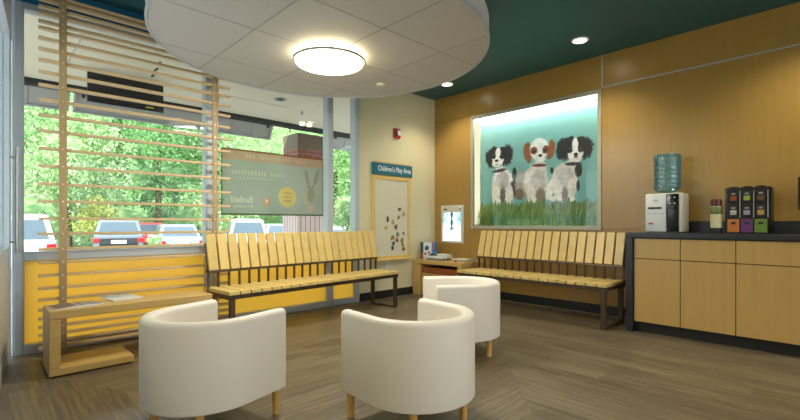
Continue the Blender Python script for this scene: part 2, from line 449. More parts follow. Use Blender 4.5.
b = B(); lathe(b, [(.0, -.001), (.20, -.001), (.20, -.036), (0, -.036)], seg=64); link('glow_collar', b, M['lamphalo'], lp, smooth=True)
b = B(); lathe(b, [(.262, -.040), (.290, -.040), (.296, -.045), (.296, -.058), (.290, -.062), (.283, -.058), (.262, -.054), (.262, -.040)], seg=64); link('ring', b, M['chrome'], lp, smooth=True)
b = B(); lathe(b, [(0, -.041), (.27, -.041), (.282, -.056), (.268, -.074), (.22, -.090), (.15, -.101), (.07, -.106), (0, -.107)], seg=64); link('diffuser', b, M['lamp'], lp, smooth=True)
sp = thing('sprinkler_head', 'small white sprinkler rosette under the pale ceiling cloud beside the round lamp', 'sprinkler', (2.885, 3.276, CZ))
b = B(); lathe(b, [(0, -.001), (.05, -.001), (.047, -.010), (.02, -.016), (0, -.016)], seg=32); link('rosette', b, M['offwhite'], sp, smooth=True)
b = B(); cyl(b, (0, 0, -.016), (0, 0, -.045), .008, seg=12); cyl(b, (0, 0, -.045), (0, 0, -.048), .02, seg=16); link('deflector', b, M['chrome'], sp, smooth=True)

def downlight(x, y, label, z=CH, r=.075):
    t = thing('downlight', label, 'ceiling light', (x, y, z), group='recessed downlights in the teal ceiling')
    b = B(); lathe(b, [(r - .012, .0), (r + .014, -.001), (r + .010, -.010), (r - .006, -.013), (r - .012, -.006), (r - .012, 0)], seg=40); link('trim_ring', b, M['white'], t, smooth=True)
    b = B(); lathe(b, [(0, -.004), (r - .014, -.004), (r - .014, -.002), (0, -.002)], seg=40); link('lens', b, M['down'], t, smooth=True)
    return t
d1 = downlight(4.566, 2.019, 'bright recessed downlight in the teal ceiling, clear of the round cloud, before the puppy picture')
d2 = dup(d1, (4.68, 3.93, CH), 0, 'recessed downlight in the teal ceiling half hidden by the edge of the round cloud')
def spot(x, y, z, e, size=2.1, blend=.7, r=.06, c=(1, .90, .70)):
    l = bpy.data.lights.new('downlight_beam', 'SPOT'); l.energy = e; l.spot_size = size; l.spot_blend = blend; l.shadow_soft_size = r; l.color = c
    o = bpy.data.objects.new('downlight_beam', l); col.objects.link(o); o.location = (x, y, z)
for (x, y) in ((4.566, 2.019), (4.68, 3.93)):
    spot(x, y, CH - .03, 42)
for (x, y) in ((4.45, .1), (4.4, -1.8), (.6, -1.8), (2.5, -1.8), (2.5, .1), (.6, .6)):
    spot(x, y, CH - .03, 52, 2.3)
l = bpy.data.lights.new('lamp_light', 'AREA'); l.shape = 'DISK'; l.size = .5; l.energy = 34; l.color = (1, .93, .78)
o = bpy.data.objects.new('lamp_light', l); col.objects.link(o); o.location = (LP[0], LP[1], CZ - .115)

# ------------------------------------------------------------------ slatted screen in front of the first window
SY = 4.42; k = SY / 4.336
zs = [2.80, 2.76, 2.705, 2.653, 2.592, 2.542, 2.463, 2.381, 2.295, 2.204, 2.104, 1.991, 1.873, 1.753, 1.617, 1.483, 1.345, 1.211, 1.077, 0.959, 0.84, 0.739, 0.638, 0.54, 0.453, 0.376, 0.307, 0.243, 0.183, 0.127, 0.083]
sc = thing('slatted_screen', 'tall maple screen of horizontal slats on two posts in front of the left window', 'screen', (0, SY, 0))
for z in zs:
    z2 = CAMH + (z - CAMH) * k
    if z2 > 2.93: continue
    b = B(); box(b, .338, 1.845, -.022, .022, z2 - .011, z2 + .011, .003); link('slat', b, M['blind'], sc)
for (a, c) in ((.462, .512), (1.662, 1.702)):
    b = B(); box(b, a, c, -.042, -.0225, 0, CH, .003); p = link('post', b, M['post'], sc)
    s0 = None
    for z in zs:
        z2 = CAMH + (z - CAMH) * k
        if z2 > 2.93: continue
        if s0 is None:
            q = B(); cyl(q, (0, -.0035, 0), (0, .001, 0), .0055, seg=10); s1 = s0 = link('screw_head', q, M['screw'], p)
        else: s1 = s0.copy(); col.objects.link(s1); s1.parent = p
        s1.location = ((a + c) / 2, -.0425, z2)

# ------------------------------------------------------------------ benches (local: x along length to the right seen from front, y back)
def make_bench(n, L, label):
    t = thing('slatted_bench', label, 'bench', (0, 0, 0), group='slatted maple benches')
    pitch = L / n; D = .46
    for i in range(n):
        x0 = i * pitch + .0065; x1 = (i + 1) * pitch - .0065
        b = B(); box(b, x0, x1, 0, D, .415, .448, .004); link('seat_slat', b, M['maple'], t)
    ang = math.radians(13)
    R = Matrix.Translation((0, D - .075, .605)) @ Matrix.Rotation(-ang, 4, 'X')
    for i in range(n):
        x0 = i * pitch + .008; x1 = (i + 1) * pitch - .008
        b = B(); box(b, x0, x1, -.012, .010, 0, .345, .004, M=R); link('back_slat', b, M['maple'], t)
    for i in range(n + 1):
        x = i * pitch; x = min(max(x, .012), L - .012)
        w = .009
        b = B(); box(b, x - w, x + w, .011, .03, -.004, .26, .001, M=R); box(b, x - w, x + w, D - .0645, D - .046, .40, .607, .001); link('upright', b, M['steel'], t)
    b = B(); box(b, 0, L, .031, .045, -.012, .014, .002, M=R); box(b, 0, L, -.004, .010, -.022, -.002, .002, M=R); link('back_rail', b, M['steel'], t)
    b = B()
    box(b, .0, L, .02, .05, .375, .414, .003); box(b, 0, L, D - .06, D - .03, .375, .414, .003)
    for x in (0.0, L / 2, L - .03): box(b, x, x + .03, .05, D - .06, .38, .414, .003)
    link('seat_frame', b, M['steel'], t)
    for x in (.02, L - .07):
        b = B(); box(b, x, x + .05, .02, .05, 0, .375, .003); box(b, x, x + .05, D - .05, D - .02, .0, .375, .003)
        box(b, x, x + .05, .05, D - .05, 0, .022, .003); link('leg_frame', b, M['steel'], t)
    return t
th = math.radians(5.0); L1 = 2.225
ob = make_bench(21, L1, 'long slatted maple bench with dark metal legs under the windows')
ob.location = (3.77 - L1 * math.cos(th), 3.93 - L1 * math.sin(th), 0); ob.rotation_euler = (0, 0, th)
L2 = 1.85
ob2 = make_bench(18, L2, 'slatted maple bench with dark metal legs on the maple wall below the puppy picture')
ob2.location = (4.38, 1.675 + L2, 0); ob2.rotation_euler = (0, 0, -PI / 2)
# stretch the seat depth of the wall bench slightly
ob2.scale = (1, 1.15, 1)

# ------------------------------------------------------------------ C-shaped side table
st = thing('side_table', 'low maple C-shaped table with magazines in front of the slatted screen', 'table', (.340, 3.728, 0), math.radians(1))
b = B(); box(b, 0, 1.08, 0, .33, .392, .45, .006); link('table_top', b, M['mapleV'], st)
b = B(); box(b, 0, .062, 0, .33, .06, .3919, .006); link('side_panel', b, M['mapleV'], st)
b = B(); box(b, 0, .50, 0, .37, .010, .0599, .006); box(b, .03, .47, .03, .34, 0, .0105, mi=1); link('base', b, [M['mapleV'], M['blackbase']], st)

def mag_fn(seed):
    r = np.random.RandomState(seed); blobs = [(r.rand(), r.rand(), .08 + .14 * r.rand(), r.randint(60, 230, 3)) for _ in range(9)]
    base = r.randint(170, 225, 3)
    def fn(X, Z):
        C = np.tile(base.astype(float), (len(X), 1)); w = X.max(); h = Z.max()
        for (u, v, s, c) in blobs:
            m = (np.abs(X / w - u) < s) & (np.abs(Z / h - v) < s * .7); C[m] = c
        return C
    return fn
mcol = vcol('printed_paper', 'pbr', rough=.35)
def magazine(name, x, y, z, w, h, rz, label, seed, group=None, openm=False):
    t = thing(name, label, 'magazine', (x, y, z), rz, group)
    b = B()
    if openm:
        for s in (-1, 1):
            prof = [(0, .001), (s * .02, .012), (s * .08, .009), (s * w, .004), (s * w, .001)]
            prism(b, prof, 0, h, 'y')
        link('pages', b, M['white'], t)
        for s in (-1, 1):
            paint('printed_page', w * .8, h * .9, mag_fn(seed + s), mcol, 16, 20, t, (w * .1 if s > 0 else -w * .9, h * .05, .0098), (-PI / 2 + PI, 0, 0) if False else (-PI / 2, 0, 0))
    else:
        box(b, 0, w, 0, h, 0.0005, .006, .001); link('pages', b, M['white'], t)
        paint('printed_cover', w, h, mag_fn(seed), mcol, 20, 26, t, (0, h, .0068), (-PI / 2, 0, 0))
    return t
for o_ in (): pass
def page(parent, w, h, x, y, z, seed):   # horizontal printed sheet facing up
    return paint('printed_page', w, h, mag_fn(seed), mcol, 18, 22, parent, (x, y, z), (-PI / 2, 0, 0))
m1 = thing('magazine', 'open magazine with dark printed pages at the left end of the side table', 'magazine', (.525, 3.80, .45), math.radians(10))
b = B()
for s in (-1, 1): prism(b, [(0, .0005), (0, .004), (s * .02, .011), (s * .08, .008), (s * .145, .004), (s * .145, .0005)], 0, .21, 'y')
link('pages', b, M['white'], m1)
for s in (-1, 1):
    q = B(); prism(q, [(s * .005, .0115 if False else .0075), (s * .02, .0118), (s * .08, .0088), (s * .14, .0050), (s * .14, .0046), (s * .08, .0084), (s * .02, .0114)], .01, .2, 'y')
    link('printed_spread', q, pbr('printed_spread_ink', (120, 96, 84) if s < 0 else (150, 140, 128), .4, var=.5, scale=40), m1)
m2 = thing('magazine', 'colourful closed magazine lying right of the open one on the side table', 'magazine', (.74, 3.88, .45), math.radians(12))
b = B(); box(b, 0, .21, 0, .15, .0005, .008, .001); link('pages', b, M['white'], m2)
paint('printed_cover', .21, .15, mag_fn(5), mcol, 20, 16, m2, (0, 0, .0088), (-PI / 2 + PI / 2 * 0, 0, 0)).location = (0, .15, .0088)
for o_ in m2.children:
    if o_.name.startswith('printed'): o_.rotation_euler = (-PI / 2, 0, 0); o_.scale = (1, 1, 1)

# ------------------------------------------------------------------ tub armchairs
def sweep(bm, path, prof, endr=.03):
    """path: list of (x,y,nx,ny); prof: list of (n,z) closed loop; rounded ends"""
    loops = []
    cz = sum(p[1] for p in prof) / len(prof)
    def loop(px, py, nx, ny, sh):
        out = []
        for n, z in prof:
            n2 = n * (1 - sh / .045) if sh else n
            z2 = z - min(sh, .03) if (sh and z > cz) else z
            out.append(bm.verts.new((px + nx * n2, py + ny * n2, z2)))
        return out
    st = [(endr * (1 - math.cos(a)), endr * math.sin(a)) for a in (0, .5, 1.0, 1.35)]
    (x0, y0, nx, ny) = path[0]; tx, ty = (path[0][0] - path[1][0], path[0][1] - path[1][1]); l = math.hypot(tx, ty); tx /= l; ty /= l
    for sh, ex in reversed(st): loops.append(loop(x0 + tx * ex, y0 + ty * ex, nx, ny, sh))
    for p in path[1:-1]: loops.append(loop(*p, 0))
    (x0, y0, nx, ny) = path[-1]; tx, ty = (path[-1][0] - path[-2][0], path[-1][1] - path[-2][1]); l = math.hypot(tx, ty); tx /= l; ty /= l
    for sh, ex in st: loops.append(loop(x0 + tx * ex, y0 + ty * ex, nx, ny, sh))
    K = len(prof)
    for a, c in zip(loops[:-1], loops[1:]):
        for i in range(K): bm.faces.new([a[i], a[(i + 1) % K], c[(i + 1) % K], c[i]])
    bm.faces.new(loops[0][::-1]); bm.faces.new(loops[-1])
def rrect(w, z0, z1, rt, rb, n=6):
    pts = []
    for (cx, cz, a0, r) in ((w / 2 - rb, z0 + rb, -PI / 2, rb), (w / 2 - rt, z1 - rt, 0, rt), (-w / 2 + rt, z1 - rt, PI / 2, rt), (-w / 2 + rb, z0 + rb, PI, rb)):
        for i in range(n + 1):
            a = a0 + PI / 2 * i / n; pts.append((cx + r * math.cos(a), cz + r * math.sin(a)))
    # subdivide the long straight sides a little for shading
    return pts
def make_chair():
    """opening faces +Y; origin on the floor under the centre of the back arc"""
    t = thing('tub_armchair', '', 'armchair', (0, 0, 0), group='white tub armchairs')
    R0 = .312 - .034; th_ = .068; ext = .25
    path = [(R0, ext, 1, 0), (R0, ext * .5, 1, 0)]
    for i in range(0, 41):
        a = -PI * i / 40; path.append((R0 * math.cos(a), R0 * math.sin(a) * 1.0, math.cos(a), math.sin(a)))
    path += [(-R0, ext * .5, -1, 0), (-R0, ext, -1, 0)]
    b = B(); sweep(b, path, rrect(th_, .147, .576, .026, .006), .014); link('shell', b, M['uph'], t, smooth=True)
    ri = R0 - th_ / 2 - .003
    def dshape(r, y1): return [(r, y1)] + [(r * math.cos(-PI * i / 32), r * math.sin(-PI * i / 32)) for i in range(33)] + [(-r, y1)]
    b = B(); prism(b, dshape(ri, .26), .155, .27)
    bmesh.ops.bevel(b, geom=[e for e in b.edges], offset=.006, segments=2, affect='EDGES', clamp_overlap=True); link('seat_base', b, M['uph'], t, smooth=True)
    b = B(); prism(b, dshape(ri - .002, .275), .272, .375)
    bmesh.ops.bevel(b, geom=[e for e in b.edges if abs(e.verts[0].co.z - e.verts[1].co.z) < 1e-5], offset=.025, segments=3, affect='EDGES', clamp_overlap=True); link('seat_cushion', b, M['uph'], t, smooth=True)
    for (x, y) in ((-.262, .235), (.262, .235), (-.178, -.178), (.178, -.178)):
        b = B(); cyl(b, (x, y, 0), (x, y, .153), .0185, .0225, 20); link('leg', b, M['leg'], t, smooth=True)
    return t
chairs = [((1.695, 1.64), math.radians(-4), 'white tub armchair nearest the middle of the room, its rounded back to the camera'),
          ((.875, 2.385), math.radians(17 - 90), 'white tub armchair beside the side table at the left, opening towards the right'),
          ((2.85, 2.245), math.radians(143 - 90), 'white tub armchair furthest back, beside the bench below the puppy picture')]
c0 = make_chair(); c0.location = (*chairs[0][0], 0); c0.rotation_euler = (0, 0, chairs[0][1]); c0['label'] = chairs[0][2]
for (p, rz, lab) in chairs[1:]: dup(c0, (*p, 0), rz, lab)

# ------------------------------------------------------------------ base cabinets and counter on the right
CX = 4.56; CTZ = .95
def cabinet(y1, y0, label):     # y1 > y0
    t = thing('base_cabinet', label, 'cabinet', (0, 0, 0), group='maple base cabinets under the dark worktop')
    b = B(); box(b, CX + .022, XW - .02, y0 + .001, y1 - .001, .10, .905); link('body', b, M['blackbase'], t)
    b = B(); box(b, CX, CX + .02, y0 + .003, y1 - .003, .102, .700, .0015); link('door', b, M['maplecab'], t)
    b = B(); box(b, CX, CX + .02, y0 + .003, y1 - .003, .707, .895, .0015); link('drawer', b, M['maplecab'], t)
    b = B(); box(b, CX + .05, XW - .02, y0 + .001, y1 - .001, 0, .10); link('toe_kick', b, M['blackbase'], t)
for (a, c, lab) in ((1.492, 1.103, 'maple base cabinet at the left end of the worktop, under the water dispenser'),
                    (1.103, .701, 'maple base cabinet second from the left, below the canister and snack rack'),
                    (.701, .06, 'wide maple base cabinet at the right edge of the picture'),
                    (.06, -.9, 'maple base cabinet beyond the right edge of the picture')):
    cabinet(a, c, lab)
wk = thing('worktop', 'dark slate worktop with end panel over the maple base cabinets', 'worktop', (0, 0, 0))
b = B(); box(b, CX - .03, XW - .002, -.92, 1.556, .906, CTZ, .003); link('top', b, M['counter'], wk)
b = B(); box(b, CX - .03, XW - .002, 1.494, 1.556, 0, .905, .003); link('end_panel', b, M['counter'], wk)
b = B(); box(b, XW - .03, XW - .002, -.92, 1.556, CTZ + .0005, 1.062, .002); tag(link('backsplash', b, M['counter']), 'low dark slate backsplash along the maple wall at the rear edge of the worktop', 'backsplash')

# water dispenser
wd = thing('water_dispenser', 'white countertop water dispenser with black tap panel on the dark worktop', 'water dispenser', (4.84, 1.30, CTZ))
b = B(); box(b, -.02, .24, -.148, .165, .004, .385, .014, 3); link('housing', b, M['offwhite'], wd, smooth=True)
b = B(); box(b, -.034, -.0201, -.018, .165, .01, .375, .006); link('front_panel', b, M['white'], wd, smooth=True)
b = B(); box(b, -.032, -.0201, -.124, -.020, .01, .375, .004); link('tap_panel', b, M['black'], wd, smooth=True)
b = B(); box(b, -.038, -.0342, .02, .14, .232, .250, .001); link('tray_slot', b, M['dark'], wd)
b = B(); box(b, -.037, -.0342, .0, .155, .188, .193, .001); link('groove', b, M['lgrey'], wd)
b = B(); box(b, -.0375, -.0342, .095, .135, .080, .096, .001); link('red_label', b, M['red'], wd)
b = B(); box(b, -.0375, -.0342, .05, .09, .315, .322, .001); link('badge', b, M['lgrey'], wd)
for (yy, zz) in ((-.05, .34), (-.09, .34), (-.05, .285), (-.09, .285)):
    b = B(); cyl(b, (-.0325, yy, zz), (-.036, yy, zz), .006, seg=12); link('button', b, M['chrome'], wd)
b = B(); box(b, -.062, -.0325, -.1, -.04, .235, .262, .004); link('tap', b, M['black'], wd)
b = B(); box(b, -.018, .238, -.146, .163, 0, .0039); link('foot', b, M['black'], wd)
M['bottle'] = None
def bottle_mat():
    m, nt, out = newmat('blue_bottle_plastic')
    t = N(nt, 'ShaderNodeBsdfTransparent'); t.inputs[0].default_value = (.74, .90, .92, 1)
    d = N(nt, 'ShaderNodeBsdfDiffuse'); d.inputs[0].default_value = S((110, 176, 192)) + (1,)
    g = N(nt, 'ShaderNodeBsdfGlossy', Roughness=.12); f = N(nt, 'ShaderNodeLayerWeight', Blend=.35)
    a = N(nt, 'ShaderNodeMixShader'); a.inputs[0].default_value = .35
    nt.links.new(t.outputs[0], a.inputs[1]); nt.links.new(d.outputs[0], a.inputs[2])
    c = N(nt, 'ShaderNodeMixShader'); nt.links.new(f.outputs['Fresnel'], c.inputs[0]); nt.links.new(a.outputs[0], c.inputs[1]); nt.links.new(g.outputs[0], c.inputs[2])
    nt.links.new(c.outputs[0], out.inputs[0]); return m
M['bottle'] = bottle_mat()
wb = thing('water_bottle', 'large blue ribbed water bottle upside down on the white dispenser', 'water bottle', (4.955, 1.31, CTZ + .386))
prof = [(0, .0), (.045, .0), (.05, .008), (.095, .022), (.122, .045), (.128, .06)]
z = .06
for i in range(6):
    prof += [(.128, z + .006), (.121, z + .014), (.121, z + .026), (.128, z + .034), (.128, z + .045)]; z += .045
prof += [(.128, .36), (.118, .378), (.09, .382), (.08, .372), (.0, .372)]
prof = [(a_ * .93, c_ * 1.02) for (a_, c_) in prof]
b = B(); lathe(b, prof, seg=40); link('bottle_body', b, M['bottle'], wb, smooth=True)
b = B(); lathe(b, [(0, .392), (.045, .392), (.045, .386), (0, .386)], seg=24); link('base_disc', b, pbr('deep_blue_base', (30, 70, 130), .3), wb, smooth=True)
# canister
cn = thing('canister', 'slim canister with cream label and dark red lid between dispenser and snack rack', 'canister', (4.83, .885, CTZ))
b = B(); lathe(b, [(0, .001), (.044, .001), (.044, .05), (0, .05)], seg=32); link('body', b, M['dark'], cn, smooth=True)
b = B(); lathe(b, [(0, .0502), (.045, .0502), (.045, .245), (0, .245)], seg=32); link('label_wrap', b, pbr('cream_label', (206, 196, 158), .45, var=.12, scale=30), cn, smooth=True)
b = B(); lathe(b, [(.0452, .175), (.0458, .176), (.0458, .238), (.0452, .239)], seg=32); link('green_band', b, pbr('olive_band', (110, 126, 60), .5, var=.3, scale=40), cn, smooth=True)
b = B(); lathe(b, [(0, .2452), (.043, .2452), (.043, .30), (.036, .308), (0, .308)], seg=32); link('lid', b, pbr('dark_red_lid', (92, 30, 28), .35), cn, smooth=True)
# snack rack 3 columns x 3 rows
rk = thing('packet_rack', 'black three-column rack of packets with orange, purple and green cards at its foot', 'rack', (4.80, .66, CTZ))
W = .30; cw = .094
b = B()
box(b, .02, .20, -W / 2 - .012, W / 2 + .012, 0, .405, .012); box(b, .004, .021, -W / 2 + .004, W / 2 - .004, .002, .378)
for i in range(3):
    y = (1 - i) * cw
    pts = [(y - cw / 2 + .003, .001)] + [(y + (cw / 2 - .003) * math.cos(PI - a), .394 + .02 * math.sin(a)) for a in [PI * j / 8 for j in range(9)]] + [(y + cw / 2 - .003, .001)]
    prism(b, pts, .0, .03, 'x')
link('case', b, M['black'], rk, smooth=True)
packc = [[(150, 70, 40), (150, 170, 60), (110, 60, 40)], [(180, 180, 170), (150, 150, 170), (190, 150, 80)], [(186, 106, 40), (98, 42, 108), (100, 130, 48)]]
for r_ in range(3):
    z0 = (.27, .145, .012)[r_]
    for i in range(3):
        y = (1 - i) * cw
        if r_ < 2:
            b = B(); box(b, -.006, -.0005, y - .034, y + .034, z0, z0 + .10, .002); box(b, -.010, -.0062, y - .022, y + .022, z0 + .02, z0 + .06, .001, mi=1)
            box(b, -.0095, -.0062, y - .014, y + .014, z0 + .072, z0 + .086, .001, mi=2)
            link('packet', b, [M['dark'], pbr('packet_%d%d' % (r_, i), packc[r_][i], .35, var=.35, scale=60), M['lgrey']], rk)
        else:
            b = B(); box(b, -.010, -.0005, y - .042, y + .042, z0, z0 + .115, .002)
            box(b, -.0125, -.0102, y - .016, y + .016, z0 + .07, z0 + .09, .001, mi=1)
            link('card', b, [pbr('card_%d' % i, packc[2][i], .4, var=.15, scale=30), M['dark']], rk)
b = B()
for i in range(3):
    y = (.5 - i) * cw
    box(b, -.014, -.0005, y - .003, y + .003, .14, .375, .001)
link('divider', b, M['chrome'], rk)
# monitor at right edge
mn = thing('monitor', 'black screen on a stand at the right edge above the worktop', 'monitor', (4.9, .10, CTZ))
b = B(); box(b, 0, .03, -.24, .24, .205, .475, .006); link('bezel', b, M['black'], mn)
b = B(); box(b, -.003, -.0005, -.225, .225, .22, .46); link('display', b, pbr('dark_blue_display', (20, 40, 110), .15), mn)
b = B(); box(b, .03, .06, -.03, .03, .01, .32, .004); box(b, -.05, .12, -.1, .1, 0, .012, .004); link('stand', b, M['black'], mn)

# ------------------------------------------------------------------ puppy picture light box
pf = thing('picture_light_box', 'large framed lit picture of three spaniel puppies in grass set in the maple wall', 'picture', (XW, 0, 0))
BD = .17
b = B(); fw = .045
Y0, Y1, Z0, Z1 = 2.030, 3.883, .962, 2.584
box(b, -.016, .02, Y0, Y0 + fw, Z0, Z1, .003); box(b, -.016, .02, Y1 - fw, Y1, Z0, Z1, .003)
box(b, -.0155, .02, Y0 + fw, Y1 - fw, Z0, Z0 + fw, .003); box(b, -.0155, .02, Y0 + fw, Y1 - fw, Z1 - fw, Z1, .003)
link('frame', b, pbr('frame_silver', (172, 166, 146), .4, .2), pf)
IY0, IY1, IZ0, IZ1 = Y0 + fw, Y1 - fw, Z0 + fw, Z1 - fw
b = B()
M['boxin'] = pbr('box_lining', (224, 226, 206), .6, var=.01)
box(b, .021, BD + .01, IY0 - .012, IY0 - .002, IZ0 - .012, IZ1 + .012); box(b, .021, BD + .01, IY1 + .002, IY1 + .012, IZ0 - .012, IZ1 + .012)
box(b, .021, BD + .01, IY0 - .002, IY1 + .002, IZ0 - .012, IZ0 - .002); box(b, .021, BD + .01, IY0 - .002, IY1 + .002, IZ1 + .002, IZ1 + .012)
box(b, BD + .004, BD + .01, IY0 - .002, IY1 + .002, IZ0 - .002, IZ1 + .002)
link('box_lining', b, M['boxin'], pf)
b = B(); box(b, .03, BD - .02, IY0 + .01, IY1 - .01, IZ1 - .006, IZ1 - .001); link('glow_strip', b, M['tube'], pf)
b = B(); box(b, .03, BD - .02, IY1 - .004, IY1 - .001, IZ0 + .02, IZ1 - .03); link('glow_strip', b, emis('lit_lining_glow', (250, 246, 206), .75), pf)  # lamp-lit look of the side lining, done as a weakly glowing strip
b = B(); box(b, .002, .006, IY0, IY1, IZ0, IZ1); link('glass_pane', b, M['picglass'], pf)

PW, PH = IY1 - IY0 - .004, IZ1 - IZ0 - .004
# puppy shapes in wall metres measured on the photograph: (y, z) on the wall
PUP = [(3.492, 1.754, 0.11, 0.096, 0, (236, 229, 218), 0.3),
       (3.462, 1.576, 0.188, 0.249, 0, (236, 229, 218), 0.3),
       (3.281, 1.534, 0.056, 0.125, 0, (60, 50, 46), 0.5),
       (3.274, 1.72, 0.035, 0.094, 0, (26, 24, 26), 0.4),
       (3.462, 1.64, 0.124, 0.128, 0, (196, 188, 180), 0.9),
       (3.582, 1.455, 0.064, 0.135, 0, (236, 229, 218), 0.3),
       (3.353, 1.444, 0.065, 0.132, 0, (236, 229, 218), 0.3),
       (3.56, 1.347, 0.075, 0.039, 0, (248, 243, 236), 0.3),
       (3.353, 1.334, 0.068, 0.037, 0, (248, 243, 236), 0.3),
       (3.462, 1.433, 0.044, 0.115, 0, (120, 104, 90), 0.6),
       (3.675, 1.972, 0.07, 0.13, 14, (26, 24, 26), 0.6),
       (3.396, 1.993, 0.097, 0.139, -8, (26, 24, 26), 0.6),
       (3.613, 2.056, 0.076, 0.084, 10, (26, 24, 26), 0.5),
       (3.59, 2.066, 0.076, 0.065, 0, (26, 24, 26), 0.4),
       (3.47, 2.058, 0.074, 0.064, 0, (26, 24, 26), 0.4),
       (3.537, 1.97, 0.104, 0.116, 0, (248, 243, 236), 0.2),
       (3.621, 2.037, 0.05, 0.072, 8, (26, 24, 26), 0.5),
       (3.462, 2.019, 0.062, 0.077, -6, (26, 24, 26), 0.5),
       (3.537, 2.047, 0.045, 0.071, 0, (248, 243, 236), 0.3),
       (3.56, 1.895, 0.075, 0.048, 0, (248, 243, 236), 0.3),
       (3.563, 1.931, 0.03, 0.019, 0, (40, 26, 26), 0.2),
       (3.605, 2.016, 0.019, 0.016, 0, (92, 70, 56), 0.2),
       (3.477, 2.008, 0.018, 0.016, 0, (92, 70, 56), 0.2),
       (3.56, 1.902, 0.083, 0.054, 0, (248, 243, 236), 0.3),
       (3.563, 1.934, 0.03, 0.02, 0, (40, 26, 26), 0.2),
       (3.56, 1.876, 0.031, 0.008, 0, (120, 90, 86), 0.3),
       (3.518, 1.788, 0.125, 0.023, 6, (60, 56, 66), 0.3),
       (2.909, 1.759, 0.115, 0.108, 0, (236, 229, 218), 0.3),
       (3.142, 1.572, 0.128, 0.19, 0, (176, 164, 150), 0.4),
       (2.957, 1.596, 0.185, 0.234, 0, (236, 229, 218), 0.3),
       (2.925, 1.603, 0.116, 0.143, 0, (204, 196, 188), 0.9),
       (3.194, 1.436, 0.069, 0.08, 0, (120, 100, 80), 0.6),
       (3.023, 1.443, 0.062, 0.133, 0, (236, 229, 218), 0.3),
       (2.75, 1.482, 0.056, 0.146, -14, (236, 229, 218), 0.3),
       (3.0, 1.351, 0.072, 0.04, 0, (248, 243, 236), 0.3),
       (2.7, 1.357, 0.061, 0.035, 0, (248, 243, 236), 0.3),
       (2.883, 1.406, 0.07, 0.101, 0, (140, 122, 104), 0.6),
       (3.07, 1.993, 0.066, 0.14, 8, (150, 86, 40), 0.4),
       (2.74, 1.99, 0.058, 0.128, -8, (150, 86, 40), 0.4),
       (2.902, 2.021, 0.14, 0.149, 0, (248, 243, 236), 0.2),
       (2.98, 2.007, 0.052, 0.051, 0, (140, 76, 40), 0.4),
       (2.806, 2.003, 0.053, 0.056, 0, (132, 70, 36), 0.4),
       (2.974, 2.0, 0.023, 0.021, 0, (24, 18, 16), 0.2),
       (2.813, 1.992, 0.023, 0.021, 0, (24, 18, 16), 0.2),
       (2.889, 1.889, 0.076, 0.05, 0, (248, 243, 236), 0.3),
       (2.886, 1.933, 0.029, 0.021, 0, (40, 26, 26), 0.2),
       (2.902, 1.806, 0.105, 0.021, -4, (120, 56, 44), 0.3),
       (2.465, 1.739, 0.103, 0.096, 0, (236, 229, 218), 0.3),
       (2.562, 1.577, 0.18, 0.228, 0, (236, 229, 218), 0.3),
       (2.374, 1.695, 0.048, 0.089, 0, (26, 24, 26), 0.4),
       (2.382, 1.509, 0.023, 0.072, 0, (26, 24, 26), 0.4),
       (2.725, 1.72, 0.022, 0.046, 0, (26, 24, 26), 0.4),
       (2.544, 1.604, 0.116, 0.143, 0, (200, 193, 188), 0.9),
       (2.642, 1.459, 0.06, 0.15, 6, (236, 229, 218), 0.3),
       (2.465, 1.466, 0.057, 0.152, -4, (236, 229, 218), 0.3),
       (2.627, 1.357, 0.065, 0.038, 0, (248, 243, 236), 0.3),
       (2.485, 1.343, 0.069, 0.037, 0, (248, 243, 236), 0.3),
       (2.55, 1.405, 0.041, 0.103, 0, (130, 116, 104), 0.6),
       (2.573, 1.975, 0.099, 0.137, 10, (26, 24, 26), 0.6),
       (2.282, 1.951, 0.082, 0.126, -10, (26, 24, 26), 0.6),
       (2.538, 2.045, 0.064, 0.074, 20, (26, 24, 26), 0.6),
       (2.323, 2.022, 0.055, 0.066, -20, (26, 24, 26), 0.6),
       (2.479, 2.06, 0.074, 0.067, 0, (26, 24, 26), 0.4),
       (2.348, 2.048, 0.066, 0.066, 0, (26, 24, 26), 0.4),
       (2.416, 1.922, 0.104, 0.124, 0, (248, 243, 236), 0.2),
       (2.491, 1.993, 0.058, 0.077, 0, (26, 24, 26), 0.4),
       (2.343, 1.98, 0.05, 0.07, 0, (26, 24, 26), 0.4),
       (2.419, 2.012, 0.04, 0.096, 0, (248, 243, 236), 0.3),
       (2.41, 1.849, 0.079, 0.053, 0, (248, 243, 236), 0.3),
       (2.41, 1.894, 0.028, 0.025, 0, (30, 22, 24), 0.2),
       (2.485, 1.97, 0.017, 0.017, 0, (88, 64, 52), 0.2),
       (2.348, 1.959, 0.017, 0.016, 0, (88, 64, 52), 0.2),
       (2.41, 1.86, 0.031, 0.009, 0, (110, 84, 80), 0.3),
       (2.45, 1.78, 0.102, 0.023, -4, (50, 44, 52), 0.3)]
def vnoise(X, Z, s, seed):
    r = np.random.RandomState(seed); G = r.rand(64, 64)
    x = (X * s) % 63; z = (Z * s) % 63; xi = x.astype(int); zi = z.astype(int); fx = x - xi; fz = z - zi
    fx = fx * fx * (3 - 2 * fx); fz = fz * fz * (3 - 2 * fz)
    return (G[zi, xi] * (1 - fx) + G[zi, xi + 1] * fx) * (1 - fz) + (G[zi + 1, xi] * (1 - fx) + G[zi + 1, xi + 1] * fx) * fz
